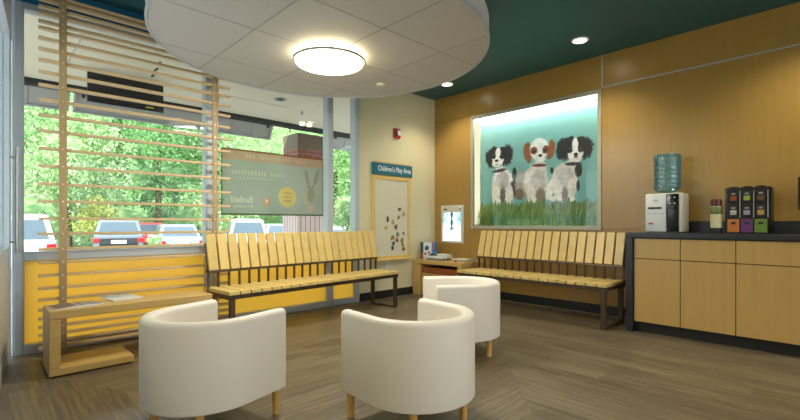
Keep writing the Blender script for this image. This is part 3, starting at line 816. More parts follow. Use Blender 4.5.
def puppies(X, Z):
    # local x grows towards the viewer's right: wall y = IY1 - x
    wy = IY1 - .002 - X; wz = IZ0 + .002 + Z
    hgt = np.clip((wz - 1.3) / 1.2, 0, 1)[:, None]
    C = np.array([112, 178, 176.]) * (1 - hgt) + np.array([142, 190, 182.]) * hgt
    n1 = vnoise(wy, wz, 55, 1) - .5; n2 = vnoise(wy, wz, 17, 2) - .5; n3 = vnoise(wy + 9, wz, 120, 3) - .5
    n4 = vnoise(wy * 3, wz, 26, 8) - .5
    for (cy, cz, ry, rz, rot, rgb, soft) in PUP:
        a = math.radians(rot); dy = -(wy - cy); dz = wz - cz
        u = (dy * math.cos(a) + dz * math.sin(a)) / ry; v = (-dy * math.sin(a) + dz * math.cos(a)) / rz
        d = np.sqrt(u * u + v * v) + (n1 * .30 + n4 * .22 + n2 * .12) * min(1, soft * 1.4)
        w = np.clip((1 + soft * .2 - d) / (soft * .4 + .05), 0, 1)[:, None]
        shade = (1 + .10 * n2 + .16 * n3 + .10 * n1)[:, None]
        C = C * (1 - w) + np.clip(np.array(rgb, float) * shade, 0, 255) * w
    # grass print
    top = 1.25 + .07 * vnoise(wy * 1.0, wz * 0, 36, 5) + .08 * vnoise(wy, wz * 0, 110, 6)
    bl = vnoise(wy + .25 * wz, wz * .08, 130, 7)[:, None]
    G = np.array([52, 92, 44.]) * (1 - bl) + np.array([158, 178, 92.]) * bl
    low = np.clip((1.20 - wz) / .12, 0, 1)[:, None] * .72
    G = G * (1 - low) + (np.array([60, 150, 136.]) * (.55 + .6 * bl)) * low
    w = np.clip((top - wz) / .02, 0, 1)[:, None]
    C = C * (1 - w) + G * w
    return C
pr_ = paint('print', PW, PH, puppies, vcol('picture_print', 'pbr', rough=.5), 330, 300, pf, (BD + .0025, IY1 - .002, IZ0 + .002), (0, 0, -PI / 2))
gb = B()
for i in range(230):
    yy = IY0 + .02 + (IY1 - IY0 - .04) * random.random() ** .85; xx = random.uniform(.02, BD - .01)
    if random.random() < .25: yy = random.uniform(IY1 - .22, IY1 - .02)
    hh = random.uniform(.16, .34); lean = random.uniform(-.09, .09); w0 = random.uniform(.002, .0045); lx = random.uniform(-.012, .012)
    prev = None
    for s in range(5):
        tt = s / 4; p = Vector((min(max(xx + lx * tt, .012), BD - .004), min(max(yy + lean * tt * tt, IY0 + .004), IY1 - .004), IZ0 + .001 + hh * tt)); w = w0 * (1 - tt) + .0003
        a = gb.verts.new((p.x, p.y - w, p.z)); c = gb.verts.new((p.x, p.y + w, p.z))
        if prev: gb.faces.new([prev[0], prev[1], c, a])
        prev = (a, c)
go = link('grass_blades', gb, M['grass'], pf, kind='stuff')

# ------------------------------------------------------------------ wall screen near the corner
xr = thing('wall_screen', 'small glowing white wall screen with dark tree-like image beside the corner', 'screen', (XW, 0, 0))
b = B(); box(b, -.03, -.0005, 4.0, 4.436, .742, 1.312, .010, 3)
link('bezel', b, M['offwhite'], xr, smooth=True)
def xray(X, Z):
    w, h = .352, .432; u = X / w; v = Z / h
    C = np.tile(np.array([238, 248, 250.]), (len(X), 1))
    n = vnoise(X, Z, 40, 11)
    m = np.clip((v - .42) / .3, 0, 1) * np.clip(np.abs(u - .5) * 2.6 - .35, 0, 1) * (.35 + .9 * n)
    C = C * (1 - m[:, None]) + np.array([84, 150, 158.]) * m[:, None]
    t = ((np.abs(u - .5) < .055 + .02 * np.sin(v * 22)) & (v > .43)).astype(float) + ((np.abs(u - .5) < .10) & (v > .38) & (v < .47)) * .6
    t = np.clip(t, 0, 1)[:, None] * .9
    C = C * (1 - t) + np.array([40, 70, 76.]) * t
    return C
paint('display', .352, .432, xray, vcol('screen_glow', 'emit', 1.15), 70, 84, xr, (-.0312, 4.394, .775), (0, 0, -PI / 2))
b = B(); box(b, -.0325, -.0302, 4.31, 4.375, 1.245, 1.262); box(b, -.0325, -.0302, 4.05, 4.065, 1.235, 1.265); link('logo_mark', b, M['dark'], xr)

# ------------------------------------------------------------------ play board, sign, alarm, outlet
sg = thing('wall_sign', "teal sign reading Children's Play Area above the magnet board", 'sign', (0, YW, 0))
b = B(); box(b, 3.86, 4.632, -.03, -.006, 1.715, 1.882, .003); link('panel', b, M['signblue'], sg)
b = B(); box(b, 3.90, 4.60, -.0055, -.0005, 1.70, 1.905, .001); link('backing_strip', b, M['gold'], sg)
text('lettering', "Children's Play Area", .098, M['white'], (3.955, -.0312, 1.77), (PI / 2, 0, 0), sg, .80, .0008, .0015)
bd = thing('magnet_board', 'cream magnet board in a pale wood frame with a ledge, below the teal sign', 'board', (0, YW, 0))
b = B(); box(b, 3.91, 4.56, -.014, -.001, .57, 1.66); link('board_panel', b, M['board'], bd)
b = B(); box(b, 3.862, 3.912, -.024, -.0005, .52, 1.70, .003); box(b, 4.545, 4.595, -.024, -.0005, .52, 1.70, .003); box(b, 3.912, 4.545, -.024, -.0005, 1.65, 1.70, .003); box(b, 3.912, 4.545, -.024, -.0005, .52, .585, .003)
link('frame', b, M['gold'], bd)
b = B(); box(b, 3.862, 4.595, -.07, -.0245, .52, .545, .003); link('ledge', b, M['gold'], bd)
mags = [(4.381, 1.24, 'brown'), (4.461, 1.177, 'tan'), (4.361, 1.125, 'brown'), (4.147, 1.102, 'navy'), (4.253, 1.06, 'tan'), (4.311, .989, 'brown'), (4.119, .976, 'tan'), (4.461, .893, 'grey'), (4.341, .881, 'grey'), (4.243, .84, 'olive'), (4.331, .802, 'red'), (4.431, .792, 'olive'), (4.262, .754, 'blue'), (4.441, .727, 'olive'), (4.24, .69, 'blue'), (4.46, .67, 'brown')]
mc = {k_: pbr('magnet_' + k_, c_, .4, var=.3, scale=50) for k_, c_ in dict(brown=(126, 92, 52), tan=(186, 160, 108), navy=(44, 46, 70), grey=(120, 128, 124), olive=(140, 132, 50), red=(150, 66, 40), blue=(58, 96, 112)).items()}
hints = ['topmost of the scattered magnets', 'near the right edge, second from the top', 'just below the two topmost magnets', 'dark upright one at the left of the cluster', 'beside the dark upright one', 'in the middle of the scatter', 'lowest at the left edge of the scatter', 'at the right edge above the bottom cluster', 'small one above the bottom cluster', 'large one at the left of the bottom cluster', 'tiny one in the centre of the bottom cluster', 'at the right of the bottom cluster', 'bluish one in the bottom cluster', 'lower right of the bottom cluster', 'lowest bluish one at the bottom left of the cluster', 'lowest one at the bottom right of the cluster']
for i, (x, z, kc) in enumerate(mags):
    r = random.uniform(.022, .034) * (1.2 if i in (9, 12, 13) else 1); b = B(); n_ = 11
    pts = [(x + r * (1 + .38 * math.sin(3 * a + i)) * math.cos(a) * .85, z + r * (1 + .3 * math.cos(2 * a + i * 2)) * math.sin(a)) for a in [2 * PI * j / n_ for j in range(n_)]]
    if kc == 'navy': pts = [(x - .016, z - .042), (x + .016, z - .042), (x + .018, z + .015), (x + .004, z + .045), (x - .014, z + .02)]
    prism(b, pts, YW - .021, YW - .0145, 'y')
    tag(link('magnet', b, mc[kc]), '%s magnet on the cream board, %s' % (kc, hints[i]), 'magnet', 'magnets on the play board')
fa = thing('fire_alarm', 'small red fire alarm box high on the cream wall', 'fire alarm', (4.33, YW, 2.33))
b = B(); box(b, -.06, .06, -.035, -.0005, -.07, .07, .008); link('housing', b, M['red'], fa)
b = B(); box(b, -.005, .05, -.042, -.0355, -.03, .04, .003); link('strobe', b, M['white'], fa)
b = B(); box(b, -.05, -.012, -.038, -.0355, -.045, .045, .001); link('grille', b, M['dark'], fa)
ol = thing('wall_outlet', 'small white outlet plate on the cream wall under the magnet board', 'outlet', (4.17, YW, .45))
b = B(); box(b, -.035, .035, -.008, -.0005, -.057, .057, .003); link('plate', b, M['white'], ol)
b = B(); box(b, -.017, .017, -.011, -.0082, .008, .038, .002); box(b, -.017, .017, -.011, -.0082, -.038, -.008, .002); link('socket', b, M['offwhite'], ol)

# ------------------------------------------------------------------ corner table with books
ct = thing('corner_table', 'low maple table with a drawer in the corner of the room', 'table', (4.64, 0, 0))
y0c, y1c = 3.66, 4.56
b = B(); box(b, 0, .50, y0c, y1c, .455, .51, .005); link('table_top', b, M['mapleV'], ct)
b = B(); box(b, 0, .50, y1c - .15, y1c, 0, .4545, .004); link('side_panel', b, M['mapleV'], ct)
b = B(); box(b, 0, .50, y0c, y0c + .06, 0, .4545, .004); link('side_panel', b, M['mapleV'], ct)
b = B(); box(b, .03, .48, y0c + .065, y1c - .155, .325, .405, .003); link('drawer', b, M['redbrown'], ct)
b = B(); box(b, .02, .04, y0c + .061, y1c - .151, .02, .322, .002); link('front_panel', b, M['maplecab'], ct)
b = B(); box(b, .49, .4999, y0c + .061, y1c - .151, .02, .45); link('back_panel', b, M['dark'], ct)
TZ = .51
def cover(X, Z):
    w, h = .22, .25; u = X / w; v = Z / h
    C = np.tile(np.array([214, 222, 220.]), (len(X), 1))
    def disc(cu, cv, r, c):
        m = (u - cu) ** 2 + ((v - cv) * h / w) ** 2 < r * r; C[m] = c
    C[(u > .62)] = (70, 140, 190)
    C[(u + (1 - v) * .35 > .9) & (v > .4)] = (40, 110, 170)
    disc(.25, .66, .16, (34, 60, 110)); disc(.22, .70, .07, (90, 130, 170)); disc(.14, .32, .08, (40, 60, 100)); disc(.42, .38, .10, (196, 110, 50))
    C[(np.abs(u - .7) < .05) & (v > .55)] = (200, 90, 60)
    C[(v < .14)] = (190, 196, 190)
    return C
bx_ = thing('boxed_game', 'upright blue and white printed box with dark spine on the corner table', 'box', (4.745, 4.44, TZ), math.radians(-20))
b = B(); box(b, 0, .22, 0, .10, .0005, .25, .002); link('carton', b, pbr('carton_dark', (70, 84, 88), .45, var=.3, scale=9), bx_)
b = B(); box(b, -.003, -.0005, .002, .058, .003, .10, .0005); link('orange_spine_patch', b, pbr('orange_print', (206, 96, 58), .4), bx_)
paint('printed_cover', .22, .25, cover, mcol, 60, 68, bx_, (0, -.001, .0005))
def paper_stack(name, label, cat, x, y, z, w, d, h, rz, c, group=None, curl=0):
    t = B(); n = max(2, int(h / .004))
    for i in range(n):
        j = random.uniform(-.006, .006); k_ = random.uniform(-.006, .006)
        box(t, -w / 2 + j, w / 2 + j, -d / 2 + k_, d / 2 + k_, i * h / n + .0004, (i + 1) * h / n - .0002)
    return tag(link(name, t, pbr('paper_' + label[:8], c, .5, var=.08, scale=30), loc=(x, y, z), rz=rz), label, cat, group)
paper_stack('magazine', 'grey-edged magazine at the bottom of the pile on the corner table', 'magazine', 4.83, 4.22, TZ, .19, .27, .0162, .1, (120, 124, 128), 'magazines piled on the corner table')
paper_stack('magazine', 'cream magazine in the middle of the pile on the corner table', 'magazine', 4.83, 4.21, TZ + .0165, .19, .27, .014, -.1, (196, 186, 160), 'magazines piled on the corner table')
paper_stack('magazine', 'broad white magazine near the top of the pile on the corner table', 'magazine', 4.83, 4.195, TZ + .031, .21, .31, .030, .18, (232, 232, 226), 'magazines piled on the corner table')
paper_stack('booklet', 'small white booklet lying on top of the magazine pile on the corner table', 'booklet', 4.85, 4.14, TZ + .0615, .13, .19, .024, -.15, (226, 230, 226), 'magazines piled on the corner table')
cap = B(); lathe(cap, [(0, .034), (.03, .03), (.055, .018), (.07, .0), (0, .0)], seg=20)
tag(link('black_toy', cap, M['black'], loc=(4.79, 4.28, TZ + .0615), smooth=True), 'small black rounded object leaning on the white magazine pile by the printed box', 'toy')
paper_stack('magazine', 'lower flat magazine alone at the right end of the corner table', 'magazine', 4.93, 3.84, TZ, .21, .27, .012, .05, (178, 168, 140), 'loose magazines on the corner table')
paper_stack('magazine', 'pale magazine on top of the other at the right end of the corner table', 'magazine', 4.93, 3.85, TZ + .0125, .20, .26, .020, -.06, (212, 208, 190), 'loose magazines on the corner table')
cb = B(); box(cb, -.014, .014, -.014, .014, 0, .022, .006, 3)
tag(link('red_cube', cb, M['red'], loc=(4.70, 3.80, TZ)), 'tiny red toy piece near the front edge of the corner table', 'toy')

# ------------------------------------------------------------------ banner hung on the second window (seen from behind)
bn = thing('window_banner', 'grey-green translucent banner with mirrored lettering hung in the middle window', 'banner', (1.812, YW - .05, 1.137))
bw, bh = 1.232, .682
def banner(X, Z):
    u = X / bw; v = Z / bh
    C = np.tile(np.array([156, 166, 156.]), (len(X), 1))
    C = C + (vnoise(X, Z, 5, 21) - .5)[:, None] * 14
    C[v > .84] = (178, 150, 126)
    C[v > .985] = (150, 84, 40)
    C[v < .012] = (70, 104, 74)
    def disc(cu, cv, r, c, k=1.):
        m = np.clip((r - np.hypot((u - cu) * bw, (v - cv) * bh)) / .008, 0, 1)[:, None] * k
        C[:] = C * (1 - m) + np.array(c, float) * m
    def el(cu, cv, ru, rv, c, k=.5, rot=0):
        a = math.radians(rot); du = (u - cu) * bw; dv = (v - cv) * bh
        p = (du * math.cos(a) + dv * math.sin(a)) / ru; q = (-du * math.sin(a) + dv * math.cos(a)) / rv
        m = np.clip((1 - np.hypot(p, q)) / .3, 0, 1)[:, None] * k
        C[:] = C * (1 - m) + np.array(c, float) * m
    disc(.61, .30, .118, (206, 186, 112), .95)
    for dz_ in (.06, 0, -.06): el(.61, .30 + dz_ * 1.1, .07, .012, (150, 146, 96), .7)
    el(.40, .21, .055, .06, (200, 152, 112), .8); el(.40, .22, .02, .024, (226, 214, 190), .8)
    # dog picture
    el(.855, .40, .085, .16, (168, 164, 140), .7); el(.82, .66, .03, .11, (142, 136, 120), .7, 12); el(.925, .66, .03, .12, (140, 132, 116), .7, -18)
    el(.865, .36, .055, .11, (136, 144, 124), .7); el(.80, .30, .03, .10, (190, 170, 140), .6, 15); el(.86, .12, .06, .05, (196, 164, 140), .7)
    el(.84, .50, .014, .014, (110, 104, 90), .8); el(.885, .50, .014, .014, (110, 104, 90), .8)
    # faint lettering rows, too faded to read
    r = np.random.RandomState(4)
    for (u0, u1, vc, hh, k) in ((.20, .80, .915, .032, .35), (.08, .60, .655, .036, .45), (.12, .50, .575, .018, .3)):
        x = u0
        while x < u1:
            wl_ = r.uniform(.016, .03)
            if r.rand() > .14: el(x + wl_ / 2, vc, wl_ * bw * .42, hh * .9, (206, 206, 180), k)
            x += wl_ + .004
    return C
bo = paint('printed_film', bw, bh, banner, vcol('banner_film', 'film', alpha=.93), 180, 100, bn)
b = B(); box(b, -.008, 0, -.003, .003, 0, bh); box(b, bw, bw + .006, -.003, .003, 0, bh); box(b, -.008, bw + .006, -.003, .003, bh, bh + .008); box(b, -.008, bw + .006, -.003, .003, -.008, 0)
link('edge_binding', b, M['brown'], bn)
tw = pbr('faded_white_print', (186, 196, 176), .6)
text('lettering', 'Banfield', .098, tw, (.335, -.0015, .125), (PI / 2, 0, PI), bn, .78, .0005, .001)
text('lettering', 'PET HOSPITAL', .042, tw, (.335, -.0015, .07), (PI / 2, 0, PI), bn, .82, .0004, 0)

# ------------------------------------------------------------------ outside: soffit, sign box, shades, pier, ground
bm = B(); box(bm, -4.5, 9, YW + .125, 6.9, 2.8, 3.1); box(bm, -4.5, -1.02, -4, YW + .12, 2.98, 3.1); box(bm, -4.5, 9, -6.2, -3.21, 2.98, 3.1); structure(link('ceiling_soffit_sunblock', bm, M['soffit']))  # left and rear slabs are unseen overhangs, added to block the sun
bm = B(); box(bm, -4.5, 9, 6.901, 7.05, 2.735, 3.3); structure(link('trim_8', bm, M['dark']))
bm = B()
for (x0, y0, x1, y1) in ((1.43, 5.25, 1.53, 5.95), (3.0, 4.9, 3.0, 5.0)):
    if x0 == 3.0: continue
    for i in range(3):
        f = i / 3; g = f + .2
        box(bm, x0 + (x1 - x0) * f - .01, x0 + (x1 - x0) * f + .012, y0 + (y1 - y0) * f, y0 + (y1 - y0) * g, 2.794, 2.80)
tag(link('soffit_clip', bm, M['dark']), 'row of short black marks on the pale soffit right of the black panel outside', 'soffit clip')
bm = B(); box(bm, .70, .706, 5.0, 6.2, 2.794, 2.8); box(bm, .5, 3.4, 5.995, 6.0, 2.796, 2.8)
structure(link('trim_9', bm, M['lgrey']))
sb = thing('hanging_panel', 'flat black rectangular panel hanging under the soffit outside the left window', 'panel', (.888, 6.0, 2.418))
b = B(); box(b, 0, .78, 0, .06, 0, .345, .003); link('panel', b, M['black'], sb)
b = B(); box(b, .58, .67, -.003, -.0005, .03, .05); link('yellow_label', b, pbr('yellow_label', (170, 160, 40), .5), sb)
def sunshade(x0, x1, label, n):
    t = thing('sunshade', label, 'sunshade', (0, 7.06, 2.745), group='grey tilted sunshades under the soffit edge')
    Mx = Matrix.Rotation(math.radians(28), 4, 'X')
    b = B(); box(b, x0, x1, .02, .032, -.245, .0, M=Mx); link('shade_panel', b, M['greyshade'], t)
    b = B(); box(b, x0, x1, .0, .019, -.265, -.24, .002, M=Mx); box(b, x1 - .03, x1, .0, .019, -.239, .0, .002, M=Mx); box(b, x0, x0 + .03, .0, .019, -.239, .0, .002, M=Mx)
    for i in range(1, n): 
        xx = x0 + (x1 - x0) * i / n; box(b, xx - .006, xx + .006, .008, .019, -.239, 0, M=Mx)
    link('frame', b, M['lgrey'], t)
    for xx in (x0 + .1, x1 - .1):
        b = B(); box(b, xx - .015, xx + .015, -.005, .02, -.05, .0); link('bracket', b, M['dark'], t)
sunshade(.9, 3.72, 'grey tilted sunshade outside, ending at the brick pier', 8)
sunshade(-3, .86, 'grey tilted sunshade outside the far left of the window', 9)
sunshade(4.95, 7.5, 'grey tilted sunshade seen through the narrow right window', 7)
pi_ = thing('brick_pier', 'brick pier outside the middle window, pale stone at its foot', 'pier', (4.21, 7.08, 0))
b = B(); box(b, 0, .62, 0, .52, 1.22, 2.42); link('shaft', b, M['brick'], pi_)
b = B(); box(b, -.004, .624, -.004, .524, 2.42, 2.699); link('cap_panel', b, pbr('dark_brown_cladding', (92, 76, 58), .6), pi_)
b = B(); box(b, -.01, .63, -.01, .53, -.5, 1.22); link('stone_base', b, M['stone'], pi_)
for (x, y, lab, r, lit) in ((3.08, 5.655, 'unlit recessed can light in the pale soffit outside the middle window', .09, False), (4.12, 6.66, 'glowing twin lamp under the soffit outside by the brick pier', .07, True)):
    t = thing('soffit_light', lab, 'outdoor light', (x, y, 2.8))
    b = B(); lathe(b, [(r - .03, 0), (r, -.001), (r - .004, -.012), (r - .03, -.008), (r - .03, 0)], seg=32); link('trim_ring', b, M['lgrey'], t, smooth=True)
    if lit:
        b = B(); cyl(b, (-.07, 0, -.013), (-.07, 0, -.06), .05, .045); cyl(b, (.07, 0, -.013), (.07, 0, -.06), .05, .045); link('lamp_lens', b, M['outlamp'], t, smooth=True)
    else:
        b = B(); lathe(b, [(0, -.003), (r - .032, -.003), (r - .032, -.001), (0, -.001)], seg=32); link('lamp_lens', b, M['dark'], t, smooth=True)
t = thing('sprinkler_head', 'small dark sprinkler head in the pale soffit outside the middle window', 'sprinkler', (3.656, 6.02, 2.8))
b = B(); cyl(b, (0, 0, 0), (0, 0, -.05), .012, seg=10); cyl(b, (0, 0, -.05), (0, 0, -.055), .03, seg=14); link('deflector', b, M['lgrey'], t)

bm = B(); box(bm, -14, 20, YW + .13, 7.9, -.6, -.05); box(bm, -14, 20, -14, YB - .21, -.6, -.05); structure(link('ground_walk', bm, M['concrete']))
bm = B(); box(bm, -60, 90, 7.91, 60, -.9, -.5); structure(link('ground_parking', bm, M['asphalt']))
# hillside
def hill():
    bm = B(); nx, ny = 70, 26; vs = []
    for j in range(ny):
        row = []
        for i in range(nx):
            x = -60 + 150 * i / (nx - 1); y = 33 + 45 * j / (ny - 1)
            z = -.6 + 24 * (j / (ny - 1)) ** .8 + 1.6 * math.sin(x * .13) * j / ny + random.uniform(-.3, .3)
            row.append(bm.verts.new((x, y, z)))
        vs.append(row)
    for j in range(ny - 1):
        for i in range(nx - 1): bm.faces.new([vs[j][i], vs[j][i + 1], vs[j + 1][i + 1], vs[j + 1][i]])
    return structure(link('ground_hillside', bm, M['leafB']))
hill()
def foliage(n, rx, ry, rz, leaf, seed, clumps=16):
    r = np.random.RandomState(seed)
    cc = r.normal(size=(clumps, 3)); cc /= np.linalg.norm(cc, axis=1)[:, None]; cc *= (.35 + .4 * r.rand(clumps))[:, None]
    cr_ = .28 + .22 * r.rand(clumps)
    which = r.randint(0, clumps, n)
    d = r.normal(size=(n, 3)); d /= np.linalg.norm(d, axis=1)[:, None]
    p = (cc[which] + d * (cr_[which] * (.75 + .3 * r.rand(n)))[:, None]) * np.array([rx, ry, rz])
    a = r.normal(size=(n, 3)); a /= np.linalg.norm(a, axis=1)[:, None]; c = np.cross(a, r.normal(size=(n, 3))); c /= np.linalg.norm(c, axis=1)[:, None]
    s = leaf * (.6 + .8 * r.rand(n))[:, None]
    V = np.stack([p - a * s, p + c * s * .5, p + a * s, p - c * s * .5], 1).reshape(-1, 3)
    F = np.arange(n * 4).reshape(-1, 4)
    me = bpy.data.meshes.new('foliage'); me.from_pydata(V.tolist(), [], F.tolist()); me.update(); return me
def tree(name, label, cat, x, y, gz, th_, rx, rz, mat, seed, group, n=11000, leaf=.115, me=None):
    t = thing(name, label, cat, (x, y, gz), group=group)
    if me is None:
        me = foliage(n, rx, rx, rz, leaf, seed); me.materials.append(mat)
    o = bpy.data.objects.new('foliage', me); col.objects.link(o); o.parent = t; o.location = (0, 0, th_); o.rotation_euler = (0, 0, seed * 1.3)
    b = B(); cyl(b, (0, 0, -.2), (0, 0, th_), rx * .06 + .03, rx * .03 + .015, 10); link('trunk', b, M['bark'], t)
    return me
# x, y, height of crown centre, radius, half height, leaf
TR = [(-1.0, 31, 5.5, 3.6, 5.0, 'leafB', 'mid green tree at the far left behind the white van'),
      (3.6, 30.5, 5.2, 3.4, 4.8, 'leafA', 'light green tree behind the grey SUV, left of the yellow bush'),
      (8.6, 32, 6.4, 3.8, 5.6, 'leafD', 'dark blue-green tree below the hanging black panel'),
      (13.2, 30.8, 5.0, 3.6, 5.0, 'leafA', 'light green tree behind the silver sedan'),
      (17.6, 31.5, 5.6, 3.6, 5.2, 'leafA', 'light green tree left of the banner'),
      (22.0, 30.8, 6.0, 3.8, 5.4, 'leafB', 'mid green tree above the top edge of the banner'),
      (27.0, 32, 6.0, 4.0, 5.4, 'leafD', 'dark green tree beside the brick pier'),
      (32.0, 31.0, 5.4, 3.8, 5.0, 'leafA', 'light green tree in the narrow right window'),
      (37.5, 31.5, 5.4, 3.8, 5.0, 'leafB', 'mid green tree beyond the narrow right window'),
      (-6.5, 32, 5.6, 3.6, 5.0, 'leafA', 'light green tree beyond the left end of the window'),
      (1.5, 38, 10.2, 4.6, 5.4, 'leafB', 'mid green tree higher up the slope at the left'),
      (8.0, 40, 11.4, 5.0, 5.8, 'leafD', 'dark tree high on the slope behind the black panel'),
      (15.0, 38.5, 10.4, 5.0, 5.6, 'leafA', 'pale green tree high on the slope above the silver sedan'),
      (22.5, 39.5, 11.0, 5.0, 5.8, 'leafA', 'pale green tree high on the slope above the banner'),
      (30.5, 39, 10.8, 5.0, 5.6, 'leafB', 'mid green tree high on the slope by the brick pier'),
      (38.5, 39.5, 10.8, 5.0, 5.6, 'leafA', 'pale tree high on the slope in the right window')]
for i, (x, y, hc, rx, rz, mt, lab) in enumerate(TR):
    tree('tree', lab, 'tree', x, y, -.5 + max(0, (y - 33) * .45), hc - max(0, (y - 33) * .45), rx, rz, M[mt], 30 + i, 'trees on the slope behind the car park')
tree('yellow_bush', 'yellow-green bush behind the cars left of the grey SUV', 'bush', 4.9, 29.3, -.5, 1.9, 1.5, 1.45, M['leafC'], 77, 'bushes by the car park', 2500, .08)
tree('green_bush', 'low green bush between the grey SUV and the silver sedan', 'bush', 4.9, 18.9, -.5, .5, .36, .5, M['leafA'], 78, 'bushes by the car park', 700, .09)
tree('green_bush', 'green bush seen through the narrow right window', 'bush', 6.35, 8.4, -.5, 1.75, .42, .5, M['leafA'], 79, 'bushes by the car park', 1200, .05)
tree('green_bush', 'dark green bush behind the grey SUV and under the banner', 'bush', 17.5, 27.6, -.5, 1.4, 1.9, 1.3, M['leafB'], 80, 'bushes by the car park', 1400, .14)

# cars: local +x forward, origin on the ground; rear faces -x
def make_car(label, x, y, rz, paint_c, L=4.6, W=1.82, H=1.72, suv=True, group='cars parked outside', z=-.5, rails=False, lowdark=False):
    t = thing('suv' if suv else 'sedan', label, 'car', (x, y, z), rz, group)
    pm = pbr('car_paint_' + label[:14].replace(' ', '_'), paint_c, .22, .1, var=.01, coat=.6)
    hl = H * .56
    def loft(bm, prof, halfw, inset_top, z_low, z_hi):
        a = []; c = []
        for (px, pz) in prof:
            k = min(max((pz - z_low) / (z_hi - z_low), 0), 1); hw = halfw - inset_top * k
            a.append(bm.verts.new((px, -hw, pz))); c.append(bm.verts.new((px, hw, pz)))
        n = len(prof)
        for i in range(n): bm.faces.new([a[i], a[(i + 1) % n], c[(i + 1) % n], c[i]])
        bm.faces.new(a[::-1]); bm.faces.new(c)
    l2 = L / 2
    if suv: low = [(-l2, .32), (-l2 - .02, .5), (-l2 + .02, hl), (l2 - 1.15, hl + .02), (l2 - .25, hl - .16), (l2, .62), (l2 - .03, .32)]
    else: low = [(-l2, .3), (-l2 - .02, .55), (-l2 + .05, hl + .1), (-l2 + .75, hl + .13), (l2 - 1.2, hl + .02), (l2 - .2, hl - .14), (l2, .58), (l2 - .03, .3)]
    b = B(); loft(b, low, W / 2, .06, .6, hl)
    bmesh.ops.bevel(b, geom=b.edges[:], offset=.05, segments=2, affect='EDGES', clamp_overlap=True); link('body', b, pm, t, smooth=True)
    if suv: up = [(-l2 + .06, hl - .03), (-l2 + .28, H - .06), (-l2 + .5, H), (l2 - 2.1, H - .01), (l2 - 1.2, hl - .03)]
    else: up = [(-l2 + .62, hl + .05), (-l2 + 1.25, H - .03), (-l2 + 1.6, H), (l2 - 2.0, H - .02), (l2 - 1.15, hl - .02)]
    b = B(); loft(b, up, W / 2 - .05, .2, hl, H)
    bmesh.ops.bevel(b, geom=b.edges[:], offset=.05, segments=2, affect='EDGES', clamp_overlap=True); link('cabin', b, pm, t, smooth=True)
    # glazing: rear, sides
    (ax, az), (bx2, bz) = up[0], up[1]
    def lerp(p, q, f): return (p[0] + (q[0] - p[0]) * f, p[1] + (q[1] - p[1]) * f)
    p0 = lerp(up[0], up[1], .16); p1 = lerp(up[0], up[1], .86); nrm = Vector((-(bz - az), 0, (bx2 - ax))).normalized() * .012
    b = B()
    hw0 = W / 2 - .05 - .2 * (p0[1] - hl) / (H - hl) - .12; hw1 = W / 2 - .05 - .2 * (p1[1] - hl) / (H - hl) - .12
    q = [Vector((p0[0], -hw0, p0[1])), Vector((p0[0], hw0, p0[1])), Vector((p1[0], hw1, p1[1])), Vector((p1[0], -hw1, p1[1]))]
    va = [b.verts.new(v + nrm) for v in q]; vb = [b.verts.new(v - nrm) for v in q]
    b.faces.new(va); b.faces.new(vb[::-1])
    for i in range(4): b.faces.new([va[i], vb[i], vb[(i + 1) % 4], va[(i + 1) % 4]])
    link('rear_window', b, M['carglass'], t)
    for s in (-1, 1):
        b = B(); xs0 = up[0][0] + .35; xs1 = up[-1][0] - .25; zlo = hl + .05; zhi = H - .12
        def sy(z): return s * (W / 2 - .05 - .2 * (z - hl) / (H - hl) + .006)
        q = [(xs0, sy(zlo), zlo), (xs1, sy(zlo), zlo), (up[-2][0] - .02, sy(zhi), zhi), (xs0 + .22, sy(zhi), zhi)]
        va = [b.verts.new(v) for v in q]; vb = [b.verts.new((v[0], v[1] - s * .03, v[2])) for v in q]
        b.faces.new(va); b.faces.new(vb[::-1])
        for i in range(4): b.faces.new([va[i], vb[i], vb[(i + 1) % 4], va[(i + 1) % 4]])
        link('side_window', b, M['carglass'], t)
        b = B(); box(b, -l2 - .035, -l2 + .12, s * (W / 2 - .15) - .11, s * (W / 2 - .15) + .11, hl - .22, hl - .03, .02); link('tail_light', b, M['taill'], t)
        for wx in (-l2 + .85, l2 - .85):
            b = B(); cyl(b, (wx, s * (W / 2 - .2), .33), (wx, s * (W / 2 + .005), .33), .33, seg=24); w_ = link('wheel', b, M['tyre'], t, smooth=True)
            b = B(); cyl(b, (wx, s * (W / 2 + .004), .33), (wx, s * (W / 2 + .012), .33), .19, seg=16); link('hub_cap', b, M['chrome'], w_)
        if rails:
            b = B(); box(b, -l2 + .6, l2 - 2.2, s * (W / 2 - .32) - .02, s * (W / 2 - .32) + .02, H + .03, H + .06, .01)
            for xx in (-l2 + .62, l2 - 2.25): box(b, xx, xx + .05, s * (W / 2 - .32) - .015, s * (W / 2 - .32) + .015, H - .01, H + .035)
            link('roof_rail', b, M['black'], t)
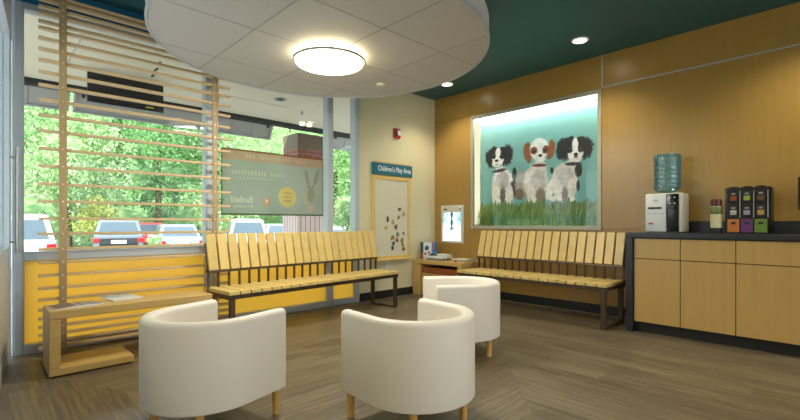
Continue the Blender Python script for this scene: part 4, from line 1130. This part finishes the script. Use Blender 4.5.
    b = B(); box(b, -l2 - .07, -l2 + .1, -W / 2 + .06, W / 2 - .06, .34, .56, .03); link('bumper', b, M['black'] if lowdark else pm, t)
    b = B(); box(b, -l2 - .045, -l2 - .015, -.26, .26, .72 if suv else .66, .86 if suv else .80, .004); link('number_plate', b, M['plate'], t)
    if lowdark:
        b = B(); box(b, -l2 - .032, -l2 + .05, -W / 2 + .26, W / 2 - .26, .58, hl - .04, .01); link('dark_tailgate', b, M['dark'], t)
    return t
make_car('grey SUV with roof rails and dark lower tailgate, parked with its rear to the window', 4.56, 22.99, 1.375, (118, 130, 142), suv=True, rails=True, lowdark=True, H=1.75)
make_car('silver sedan with red tail lights behind the slatted screen, right of the grey SUV', 6.60, 21.95, 1.404, (140, 150, 164), suv=False, H=1.5)
make_car('white van with roof rails at the far left of the window', 0.86, 17.76, 1.462, (232, 236, 240), suv=True, rails=True, H=1.8, L=4.8, W=2.0)
make_car('white SUV with red tail lights below the left part of the banner', 9.86, 21.85, 1.241, (236, 238, 240), suv=True, H=1.76)
make_car('pale blue-grey sedan below the middle of the banner', 13.25, 24.82, 1.241, (206, 216, 224), suv=False, H=1.52)
make_car('red hatchback parked behind, between the grey SUV and the silver sedan', 7.73, 32.34, 1.564, (206, 60, 44), suv=True, H=1.62)
make_car('white car seen at the foot of the narrow right window', 9.18, 12.92, 1.133, (236, 238, 240), suv=False, H=1.45)

# ------------------------------------------------------------------ daylight
w = bpy.data.worlds.new('World'); scn.world = w; w.use_nodes = True
bg = w.node_tree.nodes['Background']
bg.inputs[0].default_value = (.80, .90, 1.0, 1); bg.inputs[1].default_value = 2.6
sun = bpy.data.lights.new('sun', 'SUN'); sun.energy = 7.0; sun.angle = .02; sun.color = (1, .96, .88)
so = bpy.data.objects.new('sun', sun); col.objects.link(so)
so.rotation_euler = Vector((.72, .38, -.62)).to_track_quat('-Z', 'Y').to_euler()

vs = scn.view_settings
vs.view_transform = 'Standard'; vs.look = 'None'; vs.gamma = 1; vs.exposure = .5
try: vs.use_curve_mapping = False
except Exception: pass
